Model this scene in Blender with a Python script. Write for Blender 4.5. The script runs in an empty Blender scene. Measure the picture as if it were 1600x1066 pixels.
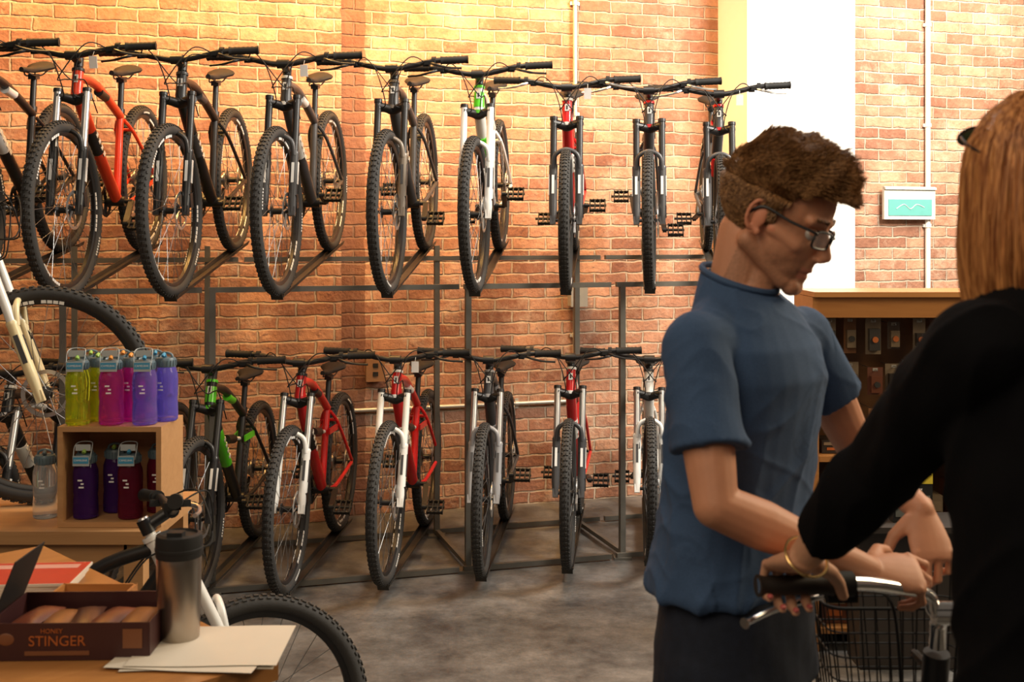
import bpy, math, random
from mathutils import Vector, Matrix, noise
random.seed(7)
V=Vector
scene=bpy.context.scene
COL=scene.collection
pi=math.pi
rad=math.radians

# ------------------------------------------------------------------ materials
MATS={}
def nt(name):
    m=bpy.data.materials.new(name); m.use_nodes=True
    n=m.node_tree; return m,n,n.nodes['Principled BSDF']
def mat(name,col,rough=0.5,metal=0.0,var=0.12,scale=20,bump=0.0,bscale=200,coat=0,trans=0,spec=None,ior=None):
    if name in MATS: return MATS[name]
    m,n,b=nt(name)
    tc=n.nodes.new('ShaderNodeTexCoord')
    no=n.nodes.new('ShaderNodeTexNoise'); no.inputs['Scale'].default_value=scale; no.inputs['Detail'].default_value=4
    n.links.new(tc.outputs['Object'],no.inputs['Vector'])
    mx=n.nodes.new('ShaderNodeMix'); mx.data_type='RGBA'
    c=col
    mx.inputs[6].default_value=(c[0]*(1-var),c[1]*(1-var),c[2]*(1-var),1)
    mx.inputs[7].default_value=(min(1,c[0]*(1+var)),min(1,c[1]*(1+var)),min(1,c[2]*(1+var)),1)
    n.links.new(no.outputs['Fac'],mx.inputs[0]); n.links.new(mx.outputs[2],b.inputs['Base Color'])
    b.inputs['Roughness'].default_value=rough; b.inputs['Metallic'].default_value=metal
    b.inputs['Coat Weight'].default_value=coat
    b.inputs['Transmission Weight'].default_value=trans
    if ior: b.inputs['IOR'].default_value=ior
    if spec is not None: b.inputs['Specular IOR Level'].default_value=spec
    if bump:
        n2=n.nodes.new('ShaderNodeTexNoise'); n2.inputs['Scale'].default_value=bscale
        n.links.new(tc.outputs['Object'],n2.inputs['Vector'])
        bp=n.nodes.new('ShaderNodeBump'); bp.inputs['Strength'].default_value=bump; bp.inputs['Distance'].default_value=0.002
        n.links.new(n2.outputs['Fac'],bp.inputs['Height']); n.links.new(bp.outputs['Normal'],b.inputs['Normal'])
    MATS[name]=m; return m

def brick_mat(name):
    m,n,b=nt(name); L=n.links.new; N=n.nodes.new
    tc=N('ShaderNodeTexCoord'); sep=N('ShaderNodeSeparateXYZ'); L(tc.outputs['Object'],sep.inputs[0])
    cmb=N('ShaderNodeCombineXYZ')
    ad=N('ShaderNodeMath'); ad.operation='ADD'; L(sep.outputs['X'],ad.inputs[0]); L(sep.outputs['Y'],ad.inputs[1])
    L(ad.outputs[0],cmb.inputs['X']); L(sep.outputs['Z'],cmb.inputs['Y'])
    nz=N('ShaderNodeTexNoise'); nz.inputs['Scale'].default_value=11; nz.inputs['Detail'].default_value=4
    L(tc.outputs['Object'],nz.inputs['Vector'])
    sc=N('ShaderNodeVectorMath'); sc.operation='SCALE'; sc.inputs['Scale'].default_value=0.024
    sb=N('ShaderNodeVectorMath'); sb.operation='SUBTRACT'; sb.inputs[1].default_value=(.5,.5,.5)
    L(nz.outputs['Color'],sb.inputs[0]); L(sb.outputs[0],sc.inputs[0])
    av=N('ShaderNodeVectorMath'); av.operation='ADD'; L(cmb.outputs[0],av.inputs[0]); L(sc.outputs[0],av.inputs[1])
    def brick(c1,c2,mo,bias):
        br=N('ShaderNodeTexBrick'); L(av.outputs[0],br.inputs['Vector'])
        br.inputs['Scale'].default_value=1; br.inputs['Brick Width'].default_value=.215; br.inputs['Row Height'].default_value=.074
        br.inputs['Mortar Size'].default_value=.008; br.inputs['Mortar Smooth'].default_value=.6; br.inputs['Bias'].default_value=bias
        br.inputs['Color1'].default_value=c1; br.inputs['Color2'].default_value=c2; br.inputs['Mortar'].default_value=mo
        return br
    b1=brick((.27,.115,.068,1),(.54,.29,.18,1),(.50,.40,.30,1),0.0)
    def noise_ramp(scale,detail,rough,p0,p1,c0=(0,0,0,1),c1=(1,1,1,1),off=0):
        mp=N('ShaderNodeMapping'); mp.inputs['Location'].default_value=(off,off,off); L(tc.outputs['Object'],mp.inputs[0])
        n1=N('ShaderNodeTexNoise'); n1.inputs['Scale'].default_value=scale; n1.inputs['Detail'].default_value=detail; n1.inputs['Roughness'].default_value=rough
        L(mp.outputs[0],n1.inputs['Vector'])
        r1=N('ShaderNodeValToRGB'); e=r1.color_ramp.elements; e[0].position=p0; e[1].position=p1; e[0].color=c0; e[1].color=c1
        L(n1.outputs['Fac'],r1.inputs[0]); return r1
    def mix(fac,a,bb,mode='MIX'):
        mx=N('ShaderNodeMix'); mx.data_type='RGBA'; mx.blend_type=mode
        if isinstance(fac,float): mx.inputs[0].default_value=fac
        else: L(fac,mx.inputs[0])
        L(a,mx.inputs[6])
        if isinstance(bb,tuple): mx.inputs[7].default_value=bb
        else: L(bb,mx.inputs[7])
        return mx.outputs[2]
    def scal(s,k):
        q=N('ShaderNodeMath'); q.operation='MULTIPLY'; q.inputs[1].default_value=k; L(s,q.inputs[0]); return q.outputs[0]
    c=b1.outputs['Color']
    c=mix(scal(noise_ramp(7,8,.75,.52,.66).outputs[0],.5),c,(.56,.41,.29,1))
    c=mix(scal(noise_ramp(2.3,8,.8,.54,.64,off=7).outputs[0],.4),c,(.60,.48,.36,1))
    c=mix(scal(noise_ramp(14,5,.7,.60,.69,off=3).outputs[0],.55),c,(.15,.07,.045,1))
    c=mix(.85,c,noise_ramp(3.1,8,.75,.36,.58,(.60,.50,.46,1),(1,1,1,1),off=11).outputs[0],'MULTIPLY')
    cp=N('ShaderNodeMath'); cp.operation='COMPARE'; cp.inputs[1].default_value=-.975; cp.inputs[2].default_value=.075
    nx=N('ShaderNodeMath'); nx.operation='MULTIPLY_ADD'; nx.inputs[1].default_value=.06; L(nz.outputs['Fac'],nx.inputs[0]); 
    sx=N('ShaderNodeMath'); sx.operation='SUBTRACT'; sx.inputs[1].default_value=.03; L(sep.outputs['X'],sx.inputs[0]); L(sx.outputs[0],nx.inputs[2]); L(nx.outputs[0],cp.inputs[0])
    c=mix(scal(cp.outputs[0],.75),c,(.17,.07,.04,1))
    L(c,b.inputs['Base Color'])
    b.inputs['Roughness'].default_value=.88
    inv=N('ShaderNodeMath'); inv.operation='SUBTRACT'; inv.inputs[0].default_value=1; L(b1.outputs['Fac'],inv.inputs[1])
    n3=N('ShaderNodeTexNoise'); n3.inputs['Scale'].default_value=35; n3.inputs['Detail'].default_value=6; L(tc.outputs['Object'],n3.inputs['Vector'])
    ma=N('ShaderNodeMath'); ma.operation='MULTIPLY_ADD'; ma.inputs[1].default_value=.9; L(n3.outputs['Fac'],ma.inputs[0]); L(inv.outputs[0],ma.inputs[2])
    bp=N('ShaderNodeBump'); bp.inputs['Strength'].default_value=.9; bp.inputs['Distance'].default_value=.012
    L(ma.outputs[0],bp.inputs['Height']); L(bp.outputs['Normal'],b.inputs['Normal'])
    return m
def concrete_mat():
    m,n,b=nt('concrete_floor'); L=n.links.new; N=n.nodes.new
    tc=N('ShaderNodeTexCoord')
    a=N('ShaderNodeTexNoise'); a.inputs['Scale'].default_value=2.4; a.inputs['Detail'].default_value=14; a.inputs['Roughness'].default_value=.8
    L(tc.outputs['Object'],a.inputs['Vector'])
    r=N('ShaderNodeValToRGB'); e=r.color_ramp.elements
    e[0].position=.37; e[0].color=(.035,.033,.032,1); e[1].position=.66; e[1].color=(.20,.19,.178,1)
    k=e.new(.5); k.color=(.10,.096,.09,1)
    L(a.outputs['Fac'],r.inputs[0]); L(r.outputs[0],b.inputs['Base Color'])
    r3=N('ShaderNodeMapRange'); r3.inputs[3].default_value=.35; r3.inputs[4].default_value=.6; L(a.outputs['Fac'],r3.inputs[0]); L(r3.outputs[0],b.inputs['Roughness'])
    c=N('ShaderNodeTexNoise'); c.inputs['Scale'].default_value=60; L(tc.outputs['Object'],c.inputs['Vector'])
    bp=N('ShaderNodeBump'); bp.inputs['Strength'].default_value=.2; bp.inputs['Distance'].default_value=.003; L(c.outputs['Fac'],bp.inputs['Height']); L(bp.outputs['Normal'],b.inputs['Normal'])
    return m
def wood_mat(name,c1,c2,rough=.35):
    m,n,b=nt(name); L=n.links.new; N=n.nodes.new
    tc=N('ShaderNodeTexCoord'); mp=N('ShaderNodeMapping'); mp.inputs['Scale'].default_value=(1.2,14,14); L(tc.outputs['Object'],mp.inputs[0])
    a=N('ShaderNodeTexNoise'); a.inputs['Scale'].default_value=2.5; a.inputs['Detail'].default_value=6; a.inputs['Distortion'].default_value=1.2; L(mp.outputs[0],a.inputs['Vector'])
    mx=N('ShaderNodeMix'); mx.data_type='RGBA'; mx.inputs[6].default_value=(*c1,1); mx.inputs[7].default_value=(*c2,1)
    L(a.outputs['Fac'],mx.inputs[0]); L(mx.outputs[2],b.inputs['Base Color']); b.inputs['Roughness'].default_value=rough
    return m
def attr_mat(name,rough=.5,sss=0,bump=0,bscale=300,lo=.82,hi=1.16,nsc=40):
    m,n,b=nt(name); L=n.links.new; N=n.nodes.new
    a=N('ShaderNodeAttribute'); a.attribute_name='Col'
    tc=N('ShaderNodeTexCoord'); no=N('ShaderNodeTexNoise'); no.inputs['Scale'].default_value=nsc; no.inputs['Detail'].default_value=4; L(tc.outputs['Object'],no.inputs['Vector'])
    mr=N('ShaderNodeMapRange'); mr.inputs[3].default_value=lo; mr.inputs[4].default_value=hi; L(no.outputs['Fac'],mr.inputs[0])
    vm=N('ShaderNodeVectorMath'); vm.operation='SCALE'; L(a.outputs['Color'],vm.inputs[0]); L(mr.outputs[0],vm.inputs['Scale']); L(vm.outputs[0],b.inputs['Base Color'])
    b.inputs['Roughness'].default_value=rough
    if sss:
        b.inputs['Subsurface Weight'].default_value=sss; b.inputs['Subsurface Radius'].default_value=(.02,.008,.004); b.inputs['Subsurface Scale'].default_value=.3
    if bump:
        n2=N('ShaderNodeTexNoise'); n2.inputs['Scale'].default_value=bscale; L(tc.outputs['Object'],n2.inputs['Vector'])
        bp=N('ShaderNodeBump'); bp.inputs['Strength'].default_value=bump; bp.inputs['Distance'].default_value=.001; L(n2.outputs['Fac'],bp.inputs['Height']); L(bp.outputs['Normal'],b.inputs['Normal'])
    return m
def hair_mat(name,c1,c2,sc=(60,60,4)):
    m,n,b=nt(name); L=n.links.new; N=n.nodes.new
    tc=N('ShaderNodeTexCoord'); mp=N('ShaderNodeMapping'); mp.inputs['Scale'].default_value=sc; L(tc.outputs['Object'],mp.inputs[0])
    a=N('ShaderNodeTexNoise'); a.inputs['Scale'].default_value=2; a.inputs['Detail'].default_value=5; L(mp.outputs[0],a.inputs['Vector'])
    r=N('ShaderNodeValToRGB'); r.color_ramp.elements[0].position=.35; r.color_ramp.elements[1].position=.68
    r.color_ramp.elements[0].color=(*c1,1); r.color_ramp.elements[1].color=(*c2,1); L(a.outputs['Fac'],r.inputs[0]); L(r.outputs[0],b.inputs['Base Color'])
    b.inputs['Roughness'].default_value=.45
    return m

rubber=mat('tire_rubber',(.030,.029,.028),.8,bump=.3)
blackm=mat('black_anodised',(.012,.012,.013),.4)
matteblack=mat('matte_black',(.014,.014,.014),.65,spec=.3)
chrome=mat('polished_chrome',(.8,.78,.75),.15,1)
steel=mat('raw_steel_tube',(.15,.14,.12),.5,.6,var=.3,scale=12)
darksteel=mat('dark_steel_channel',(.05,.047,.042),.5,.6,var=.3)
silver=mat('silver_alloy',(.55,.55,.55),.32,.9)
white=mat('white_paint',(.85,.84,.82),.3,coat=.4)
cream=mat('cream_paint',(.82,.70,.42),.3,coat=.4)
spoke_m=mat('spoke_steel',(.2,.2,.2),.35,.8)
gold=mat('gold_metal',(.7,.48,.2),.25,1)
pads=mat('saddle_vinyl',(.014,.013,.013),.6,spec=.3)
whitedec=mat('white_decal',(.8,.8,.78),.4)
def paint(name,c,rough=.3,coat=.3): return mat('paint_'+name,c,rough,coat=coat,var=.05)
red=paint('red',(.62,.012,.014)); orangered=paint('orange_red',(.75,.05,.012)); black=paint('gloss_black',(.009,.009,.010),.45,.15)
grey=paint('charcoal',(.05,.05,.053),.45,.1); green=paint('green',(.10,.62,.02)); whitep=paint('white',(.80,.80,.77)); blue=paint('blue',(.02,.09,.4)); silverp=paint('silver_grey',(.30,.30,.31),.4); bronze=paint('bronze',(.18,.145,.11),.4)

# ------------------------------------------------------------------ mesh builder
class MB:
    def __init__(s): s.v=[];s.f=[];s.m=[]
    def add(s,vs,fs,mi=0):
        o=len(s.v); s.v+=[tuple(v) for v in vs]; s.f+=[tuple(i+o for i in f) for f in fs]; s.m+=[mi]*len(fs)
    def obox(s,c,ax,ay,az,mi=0):
        c=V(c);ax=V(ax);ay=V(ay);az=V(az); vs=[]
        for k in(-1,1):
            for j in(-1,1):
                for i in(-1,1): vs.append(c+ax*i+ay*j+az*k)
        s.add(vs,[(0,2,3,1),(4,5,7,6),(0,1,5,4),(2,6,7,3),(0,4,6,2),(1,3,7,5)],mi)
    def box(s,c,size,mi=0,rz=0):
        R=Matrix.Rotation(rz,3,'Z')
        s.obox(c,R@V((size[0]/2,0,0)),R@V((0,size[1]/2,0)),V((0,0,size[2]/2)),mi)
    def bar(s,a,b,w,h=None,mi=0,up=(0,0,1)):
        a=V(a);b=V(b);d=(b-a); L=d.length; d.normalize(); u=V(up)
        if abs(d.dot(u))>.95: u=V((.287,-.958,0))
        x=d.cross(u).normalized(); z=x.cross(d).normalized()
        h=h or w
        s.obox((a+b)/2,d*L/2,x*w/2,z*h/2,mi)
    def path(s,pts,r,seg=8,mi=0,caps=True,sx=1,ref=None):
        pts=[V(p) for p in pts]; n=len(pts)
        if not isinstance(r,(list,tuple)): r=[r]*n
        t=[]
        for i in range(n):
            a=pts[max(0,i-1)]; b=pts[min(n-1,i+1)]; t.append((b-a).normalized())
        u=V(ref) if ref else V((0,0,1))
        if abs(t[0].dot(u))>.9: u=V((0,1,0)) if abs(t[0].y)<.9 else V((1,0,0))
        u=(u-t[0]*u.dot(t[0])).normalized(); vs=[];fs=[]
        for i in range(n):
            u=(u-t[i]*u.dot(t[i])); 
            if u.length<1e-6: u=t[i].orthogonal()
            u.normalize(); w=t[i].cross(u)
            for k in range(seg):
                an=2*pi*k/seg; vs.append(pts[i]+(u*math.cos(an)+w*math.sin(an)*sx)*r[i])
        for i in range(n-1):
            for k in range(seg):
                k2=(k+1)%seg; fs.append((i*seg+k,i*seg+k2,(i+1)*seg+k2,(i+1)*seg+k))
        if caps:
            fs.append(tuple(reversed(range(seg)))); fs.append(tuple((n-1)*seg+k for k in range(seg)))
        s.add(vs,fs,mi)
    def tube(s,a,b,r0,r1=None,seg=10,mi=0): s.path([a,b],[r0,r0 if r1 is None else r1],seg,mi)
    def capsule(s,a,b,r0,r1=None,seg=16,mi=0):
        a=V(a);b=V(b); r1=r0 if r1 is None else r1
        d=(b-a)
        if d.length<1e-5: d=V((0,0,1e-4)); b=a+d
        d.normalize(); pts=[];rr=[]
        for k in range(5):
            an=pi/2*(1-k/5)*.98; pts.append(a-d*r0*math.sin(an)); rr.append(r0*math.cos(an))
        pts+= [a,b]; rr+=[r0,r1]
        for k in range(1,6):
            an=pi/2*(k/5)*.98; pts.append(b+d*r1*math.sin(an)); rr.append(r1*math.cos(an))
        s.path(pts,rr,seg,mi)
    def ell(s,c,R,rd,seg=20,rings=12,mi=0):
        c=V(c);vs=[];fs=[]
        for i in range(1,rings):
            th=pi*i/rings
            for k in range(seg):
                ph=2*pi*k/seg; vs.append(c+R@V((rd[0]*math.sin(th)*math.cos(ph),rd[1]*math.sin(th)*math.sin(ph),rd[2]*math.cos(th))))
        top=len(vs); vs.append(c+R@V((0,0,rd[2]))); vs.append(c-R@V((0,0,rd[2])))
        for i in range(rings-2):
            for k in range(seg):
                k2=(k+1)%seg; fs.append((i*seg+k,(i+1)*seg+k,(i+1)*seg+k2,i*seg+k2))
        for k in range(seg):
            k2=(k+1)%seg; fs.append((top,k,k2)); fs.append((top+1,(rings-2)*seg+k2,(rings-2)*seg+k))
        s.add(vs,fs,mi)
    def rings(s,rs,mi=0,caps=True,closed=False):
        seg=len(rs[0]); vs=[p for r in rs for p in r]; fs=[]; n=len(rs)
        for i in range(n if closed else n-1):
            j=(i+1)%n
            for k in range(seg):
                k2=(k+1)%seg; fs.append((i*seg+k,i*seg+k2,j*seg+k2,j*seg+k))
        if caps and not closed:
            fs.append(tuple(reversed(range(seg)))); fs.append(tuple((n-1)*seg+k for k in range(seg)))
        s.add(vs,fs,mi)
    def lathe(s,prof,seg=24,mi=0,M=None,closed=False,caps=True,sx=1):
        rs=[]
        for r,z in prof:
            ring=[V((r*math.cos(2*pi*k/seg)*sx,r*math.sin(2*pi*k/seg),z)) for k in range(seg)]
            if M: ring=[M@p for p in ring]
            rs.append(ring)
        s.rings(rs,mi,caps,closed)
    def mesh(s,name,mats,smooth=True,ang=40):
        me=bpy.data.meshes.new(name); me.from_pydata(s.v,[],s.f)
        for m in mats: me.materials.append(m)
        me.polygons.foreach_set('material_index',s.m)
        me.polygons.foreach_set('use_smooth',[smooth]*len(s.f)); me.update()
        if smooth: me.set_sharp_from_angle(angle=rad(ang))
        return me
def setp(o,label=None,category=None,group=None,kind=None):
    if label: o['label']=label
    if category: o['category']=category
    if group: o['group']=group
    if kind: o['kind']=kind
def link(o,parent=None,M=None):
    COL.objects.link(o)
    if parent: o.parent=parent
    if M is not None: o.matrix_local=M
    return o
def make(name,mb,mats,parent=None,M=None,smooth=True,ang=40,**kw):
    me=mb if isinstance(mb,bpy.types.Mesh) else mb.mesh(name,mats if isinstance(mats,list) else [mats],smooth,ang)
    o=bpy.data.objects.new(name,me); link(o,parent,M); setp(o,**kw); return o
def empty(name,M,**kw):
    o=bpy.data.objects.new(name,None); o.empty_display_size=.1; link(o,None,M); setp(o,**kw); return o
def catmull(P,n=6):
    P=[V(p) for p in P]; out=[]
    for i in range(len(P)-1):
        p0=P[max(0,i-1)];p1=P[i];p2=P[i+1];p3=P[min(len(P)-1,i+2)]
        for k in range(n):
            t=k/n; out.append(.5*((2*p1)+(p2-p0)*t+(2*p0-5*p1+4*p2-p3)*t*t+(-p0+3*p1-3*p2+p3)*t**3))
    out.append(P[-1]); return out
def text_mesh(name,s,size,m,parent,M,extrude=.0006,**kw):
    cu=bpy.data.curves.new(name,'FONT'); cu.body=s; cu.size=size; cu.extrude=extrude; cu.align_x='CENTER'; cu.align_y='CENTER'
    t=bpy.data.objects.new('tmp',cu); COL.objects.link(t); dg=bpy.context.evaluated_depsgraph_get(); dg.update()
    me=bpy.data.meshes.new_from_object(t.evaluated_get(dg)); bpy.data.objects.remove(t)
    me.materials.clear(); me.materials.append(m)
    o=bpy.data.objects.new(name,me); link(o,parent,M); setp(o,**kw); return o
ID3=Matrix.Identity(3)
# ------------------------------------------------------------------ ROOM
WA=math.atan(.3); WD=V((math.cos(WA),math.sin(WA),0)); WN=V((math.sin(WA),-math.cos(WA),0))
Mwall=Matrix.Translation((0,7.02,0))@Matrix.Rotation(WA,4,'Z')
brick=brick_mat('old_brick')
def wallbox(x0,x1,y0,y1,z0,z1):
    m=MB(); m.obox(((x0+x1)/2,(y0+y1)/2,(z0+z1)/2),((x1-x0)/2,0,0),(0,(y1-y0)/2,0),(0,0,(z1-z0)/2)); return m
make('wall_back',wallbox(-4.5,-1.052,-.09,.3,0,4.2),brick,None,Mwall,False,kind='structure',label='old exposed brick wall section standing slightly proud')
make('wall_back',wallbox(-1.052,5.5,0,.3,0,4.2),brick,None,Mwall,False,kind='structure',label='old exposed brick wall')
fl=MB(); fl.box((0,3.5,-.05),(16,14,.1)); make('floor',fl,concrete_mat(),None,None,False,kind='structure',label='stained polished concrete floor')
plaster=mat('white_plaster',(.88,.86,.82),.8,var=.03)
make('trim_1',wallbox(1.385,2.14,-.39,0,0,4.2),plaster,None,Mwall,False,kind='structure',label='white plastered column standing against the brick wall')
def conduit(name,pts,r,label,m):
    mb=MB(); mb.path(pts,r,12)
    for i in range(len(pts)-1):
        a=V(pts[i]);b=V(pts[i+1]);n=int((b-a).length/.6)
        for k in range(n):
            p=a.lerp(b,(k+.5)/n); d=(b-a).normalized(); mb.path([p-d*.012,p+d*.012],r*1.35,12)
            mb.obox(p+V((0,r*.6,0)),(.03,0,0) if abs(d.z)>.5 else (.01,0,0),(0,r*.4,0),(0,0,.01) if abs(d.z)>.5 else (0,0,.03))
    return make(name,mb,m,None,Mwall,label=label,category='pipe')
condm=mat('galvanised_conduit',(.50,.49,.45),.4,.5)
conduit('electrical_conduit',[(.40,-.022,.0),(.40,-.022,4.1)],.014,'grey metal electrical conduit running up the brick wall',condm)
conduit('electrical_conduit',[(-.98,-.018,.62),(.36,-.018,.62)],.012,'thin grey metal conduit running level along the brick wall',condm)
conduit('electrical_conduit',[(2.95,-.022,.0),(2.95,-.022,4.1)],.018,'pale metal conduit on the sunlit brick wall',mat('pale_conduit',(.75,.72,.65),.5))
jb=MB(); jb.obox((0,-.03,0),(.05,0,0),(0,.03,0),(0,0,.065)); jb.obox((0,-.062,0),(.055,0,0),(0,.003,0),(0,0,.07)); jb.obox((0,-.067,.025),(.015,0,0),(0,.003,0),(0,0,.012),1); jb.obox((0,-.067,-.025),(.015,0,0),(0,.003,0),(0,0,.012),1)
make('junction_box',jb,[mat('brown_box',(.25,.13,.06),.5),matteblack],None,Mwall@Matrix.Translation((-.85,0,.86)),label='brown electrical outlet box on the brick wall',category='outlet')
jb2=MB(); jb2.obox((0,-.04,0),(.05,0,0),(0,.035,0),(0,0,.07)); jb2.obox((0,-.078,0),(.054,0,0),(0,.003,0),(0,0,.074)); jb2.ell((0,-.083,0),ID3,(.006,.003,.006))
make('junction_box',jb2,condm,None,Mwall@Matrix.Translation((.40,-.02,1.28)),label='grey metal junction box on the conduit',category='outlet')
sg=MB(); sg.obox((0,-.02,0),(.2,0,0),(0,.012,0),(0,0,.11)); sg.obox((0,-.034,-.03),(.17,0,0),(0,.003,0),(0,0,.055),1); sg.obox((0,-.034,.098),(.2,0,0),(0,.012,0),(0,0,.008))
sgo=make('wall_sign',sg,[mat('sign_white',(.62,.60,.53),.5),mat('sign_teal',(.10,.34,.31),.6)],None,Mwall@Matrix.Translation((2.78,-.03,1.86)),smooth=False,label='small faded teal and white sign board fixed to the brick wall',category='sign')
pi_=MB(); pi_.path(catmull([(-.11,-.037,-.04),(-.05,-.037,-.01),(0,-.037,-.04),(.05,-.037,-.01),(.11,-.037,-.03)]),.0035,6)
make('lettering',pi_,mat('sign_grey',(.40,.50,.46)),sgo)

# ------------------------------------------------------------------ BICYCLES
Ry=Matrix.Rotation(pi/2,4,'X')
CACHE={}
def wheel_meshes(R,style):
    k=(R,style)
    if k in CACHE: return CACHE[k]
    tr=.0255; Rc=R-tr
    t=MB(); t.lathe([(Rc+tr*.93*math.cos(a)*1.0,tr*math.sin(a)) for a in [2*pi*i/12 for i in range(12)]],72,0,Ry,closed=True)
    N=84
    for i in range(N):
        for (off,w,hl,ph) in ((.0070,.0050,.0065,0),(-.0070,.0050,.0065,0),(.0185,.0034,.0055,.5),(-.0185,.0034,.0055,.5)):
            a=2*pi*(i+ph)/N; er=V((math.cos(a),0,math.sin(a))); et=V((-math.sin(a),0,math.cos(a))); ey=V((0,1,0))
            b=off/(tr); ph2=math.asin(max(-1,min(1,b))); nrm=er*math.cos(ph2)+ey*math.sin(ph2); tn=ey*math.cos(ph2)-er*math.sin(ph2)
            c=er*Rc+nrm*(tr*.97)
            t.obox(c,et*hl,tn*w,nrm*.0034)
    tire=t.mesh('tire',[rubber],True,35)
    r=MB(); ro=R-.043; ri=R-.062
    r.lathe([(ro,-.013),(ro,.013),(ro-.008,.013),(ri,.007),(ri,-.007),(ro-.008,-.013)],72,0,Ry,closed=True)
    if style==1:
        for s0 in (0,2*pi/3,4*pi/3):
            for j in range(9):
                a=s0+j*.062
                if j in(4,): continue
                er=V((math.cos(a),0,math.sin(a))); et=V((-math.sin(a),0,math.cos(a)))
                for sd in(-1,1): r.obox(er*(ro-.010)+V((0,sd*.0115,0)),et*.008,er*.0055,V((0,.0016,0)),1)
    for s0 in (.6,.6+pi):
        for j in range(7):
            a=s0+j*.04; er=V((math.cos(a),0,math.sin(a))); et=V((-math.sin(a),0,math.cos(a)))
            for sd in(-1,1): r.obox(er*(R-.034)+V((0,sd*.0248,0)),et*.004,er*.004,V((0,.0012,0)),1)
    rim=r.mesh('rim',[blackm,whitedec])
    s=MB(); n=28
    for i in range(n):
        a=2*pi*i/n; sd=1 if i%2 else -1; a2=a+(1 if (i//2)%2 else -1)*1.1
        s.path([V((math.cos(a)*ri,0,math.sin(a)*ri)),V((math.cos(a2)*.024,sd*.028,math.sin(a2)*.024))],.0012,4)
    spokes=s.mesh('spokes',[spoke_m])
    h=MB(); h.lathe([(.008,-.055),(.008,-.034),(.026,-.031),(.026,-.026),(.014,-.02),(.014,.02),(.026,.026),(.026,.031),(.008,.034),(.008,.055)],16,0,Ry)
    hub=h.mesh('hub',[blackm])
    d=MB()
    d.lathe([(.082,.040),(.082,.0425),(.068,.0425),(.068,.040)],40,0,Ry,closed=True)
    for i in range(6):
        a=2*pi*i/6; d.bar(V((math.cos(a)*.02,-.041,math.sin(a)*.02)),V((math.cos(a+.5)*.07,-.041,math.sin(a+.5)*.07)),.002,.008,up=(0,1,0))
    rotor=d.mesh('brake_rotor',[silver])
    c=MB()
    for i,q in enumerate((.052,.047,.042,.036,.031,.026,.022)):
        z=.030+i*.0045; c.lathe([(q,z),(q,z+.002),(.01,z+.002),(.01,z)],28,0,Ry,closed=True)
    cas=c.mesh('cassette',[silver])
    CACHE[k]=(tire,rim,spokes,hub,rotor,cas); return CACHE[k]
def wheel(name,root,M,R,style,rear=False):
    t,r,s,h,d,c=wheel_meshes(R,style)
    w=bpy.data.objects.new(name,r); link(w,root,M)
    for nm,me in (('tire',t),('spokes',s),('hub',h),('brake_rotor',d))+((('cassette',c),) if rear else ()):
        o=bpy.data.objects.new(nm,me)
        link(o,w,Matrix.Rotation(pi,4,'Z') if nm=='brake_rotor' else Matrix.Identity(4))
    return w
def pedal_mesh():
    if 'ped' in CACHE: return CACHE['ped']
    p=MB(); p.path([(0,-.055,0),(0,.045,0)],.007,8)
    for x in(-.036,.036): p.box((x,0,0),(.007,.080,.016))
    for y in(-.038,-.013,.013,.038): p.box((0,y,0),(.072,.006,.014))
    for x in(-.036,.036):
        for y in(-.038,-.02,0,.02,.038): p.box((x,y,0),(.005,.005,.024))
    CACHE['ped']=p.mesh('pedal',[matteblack],False); return CACHE['ped']
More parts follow.
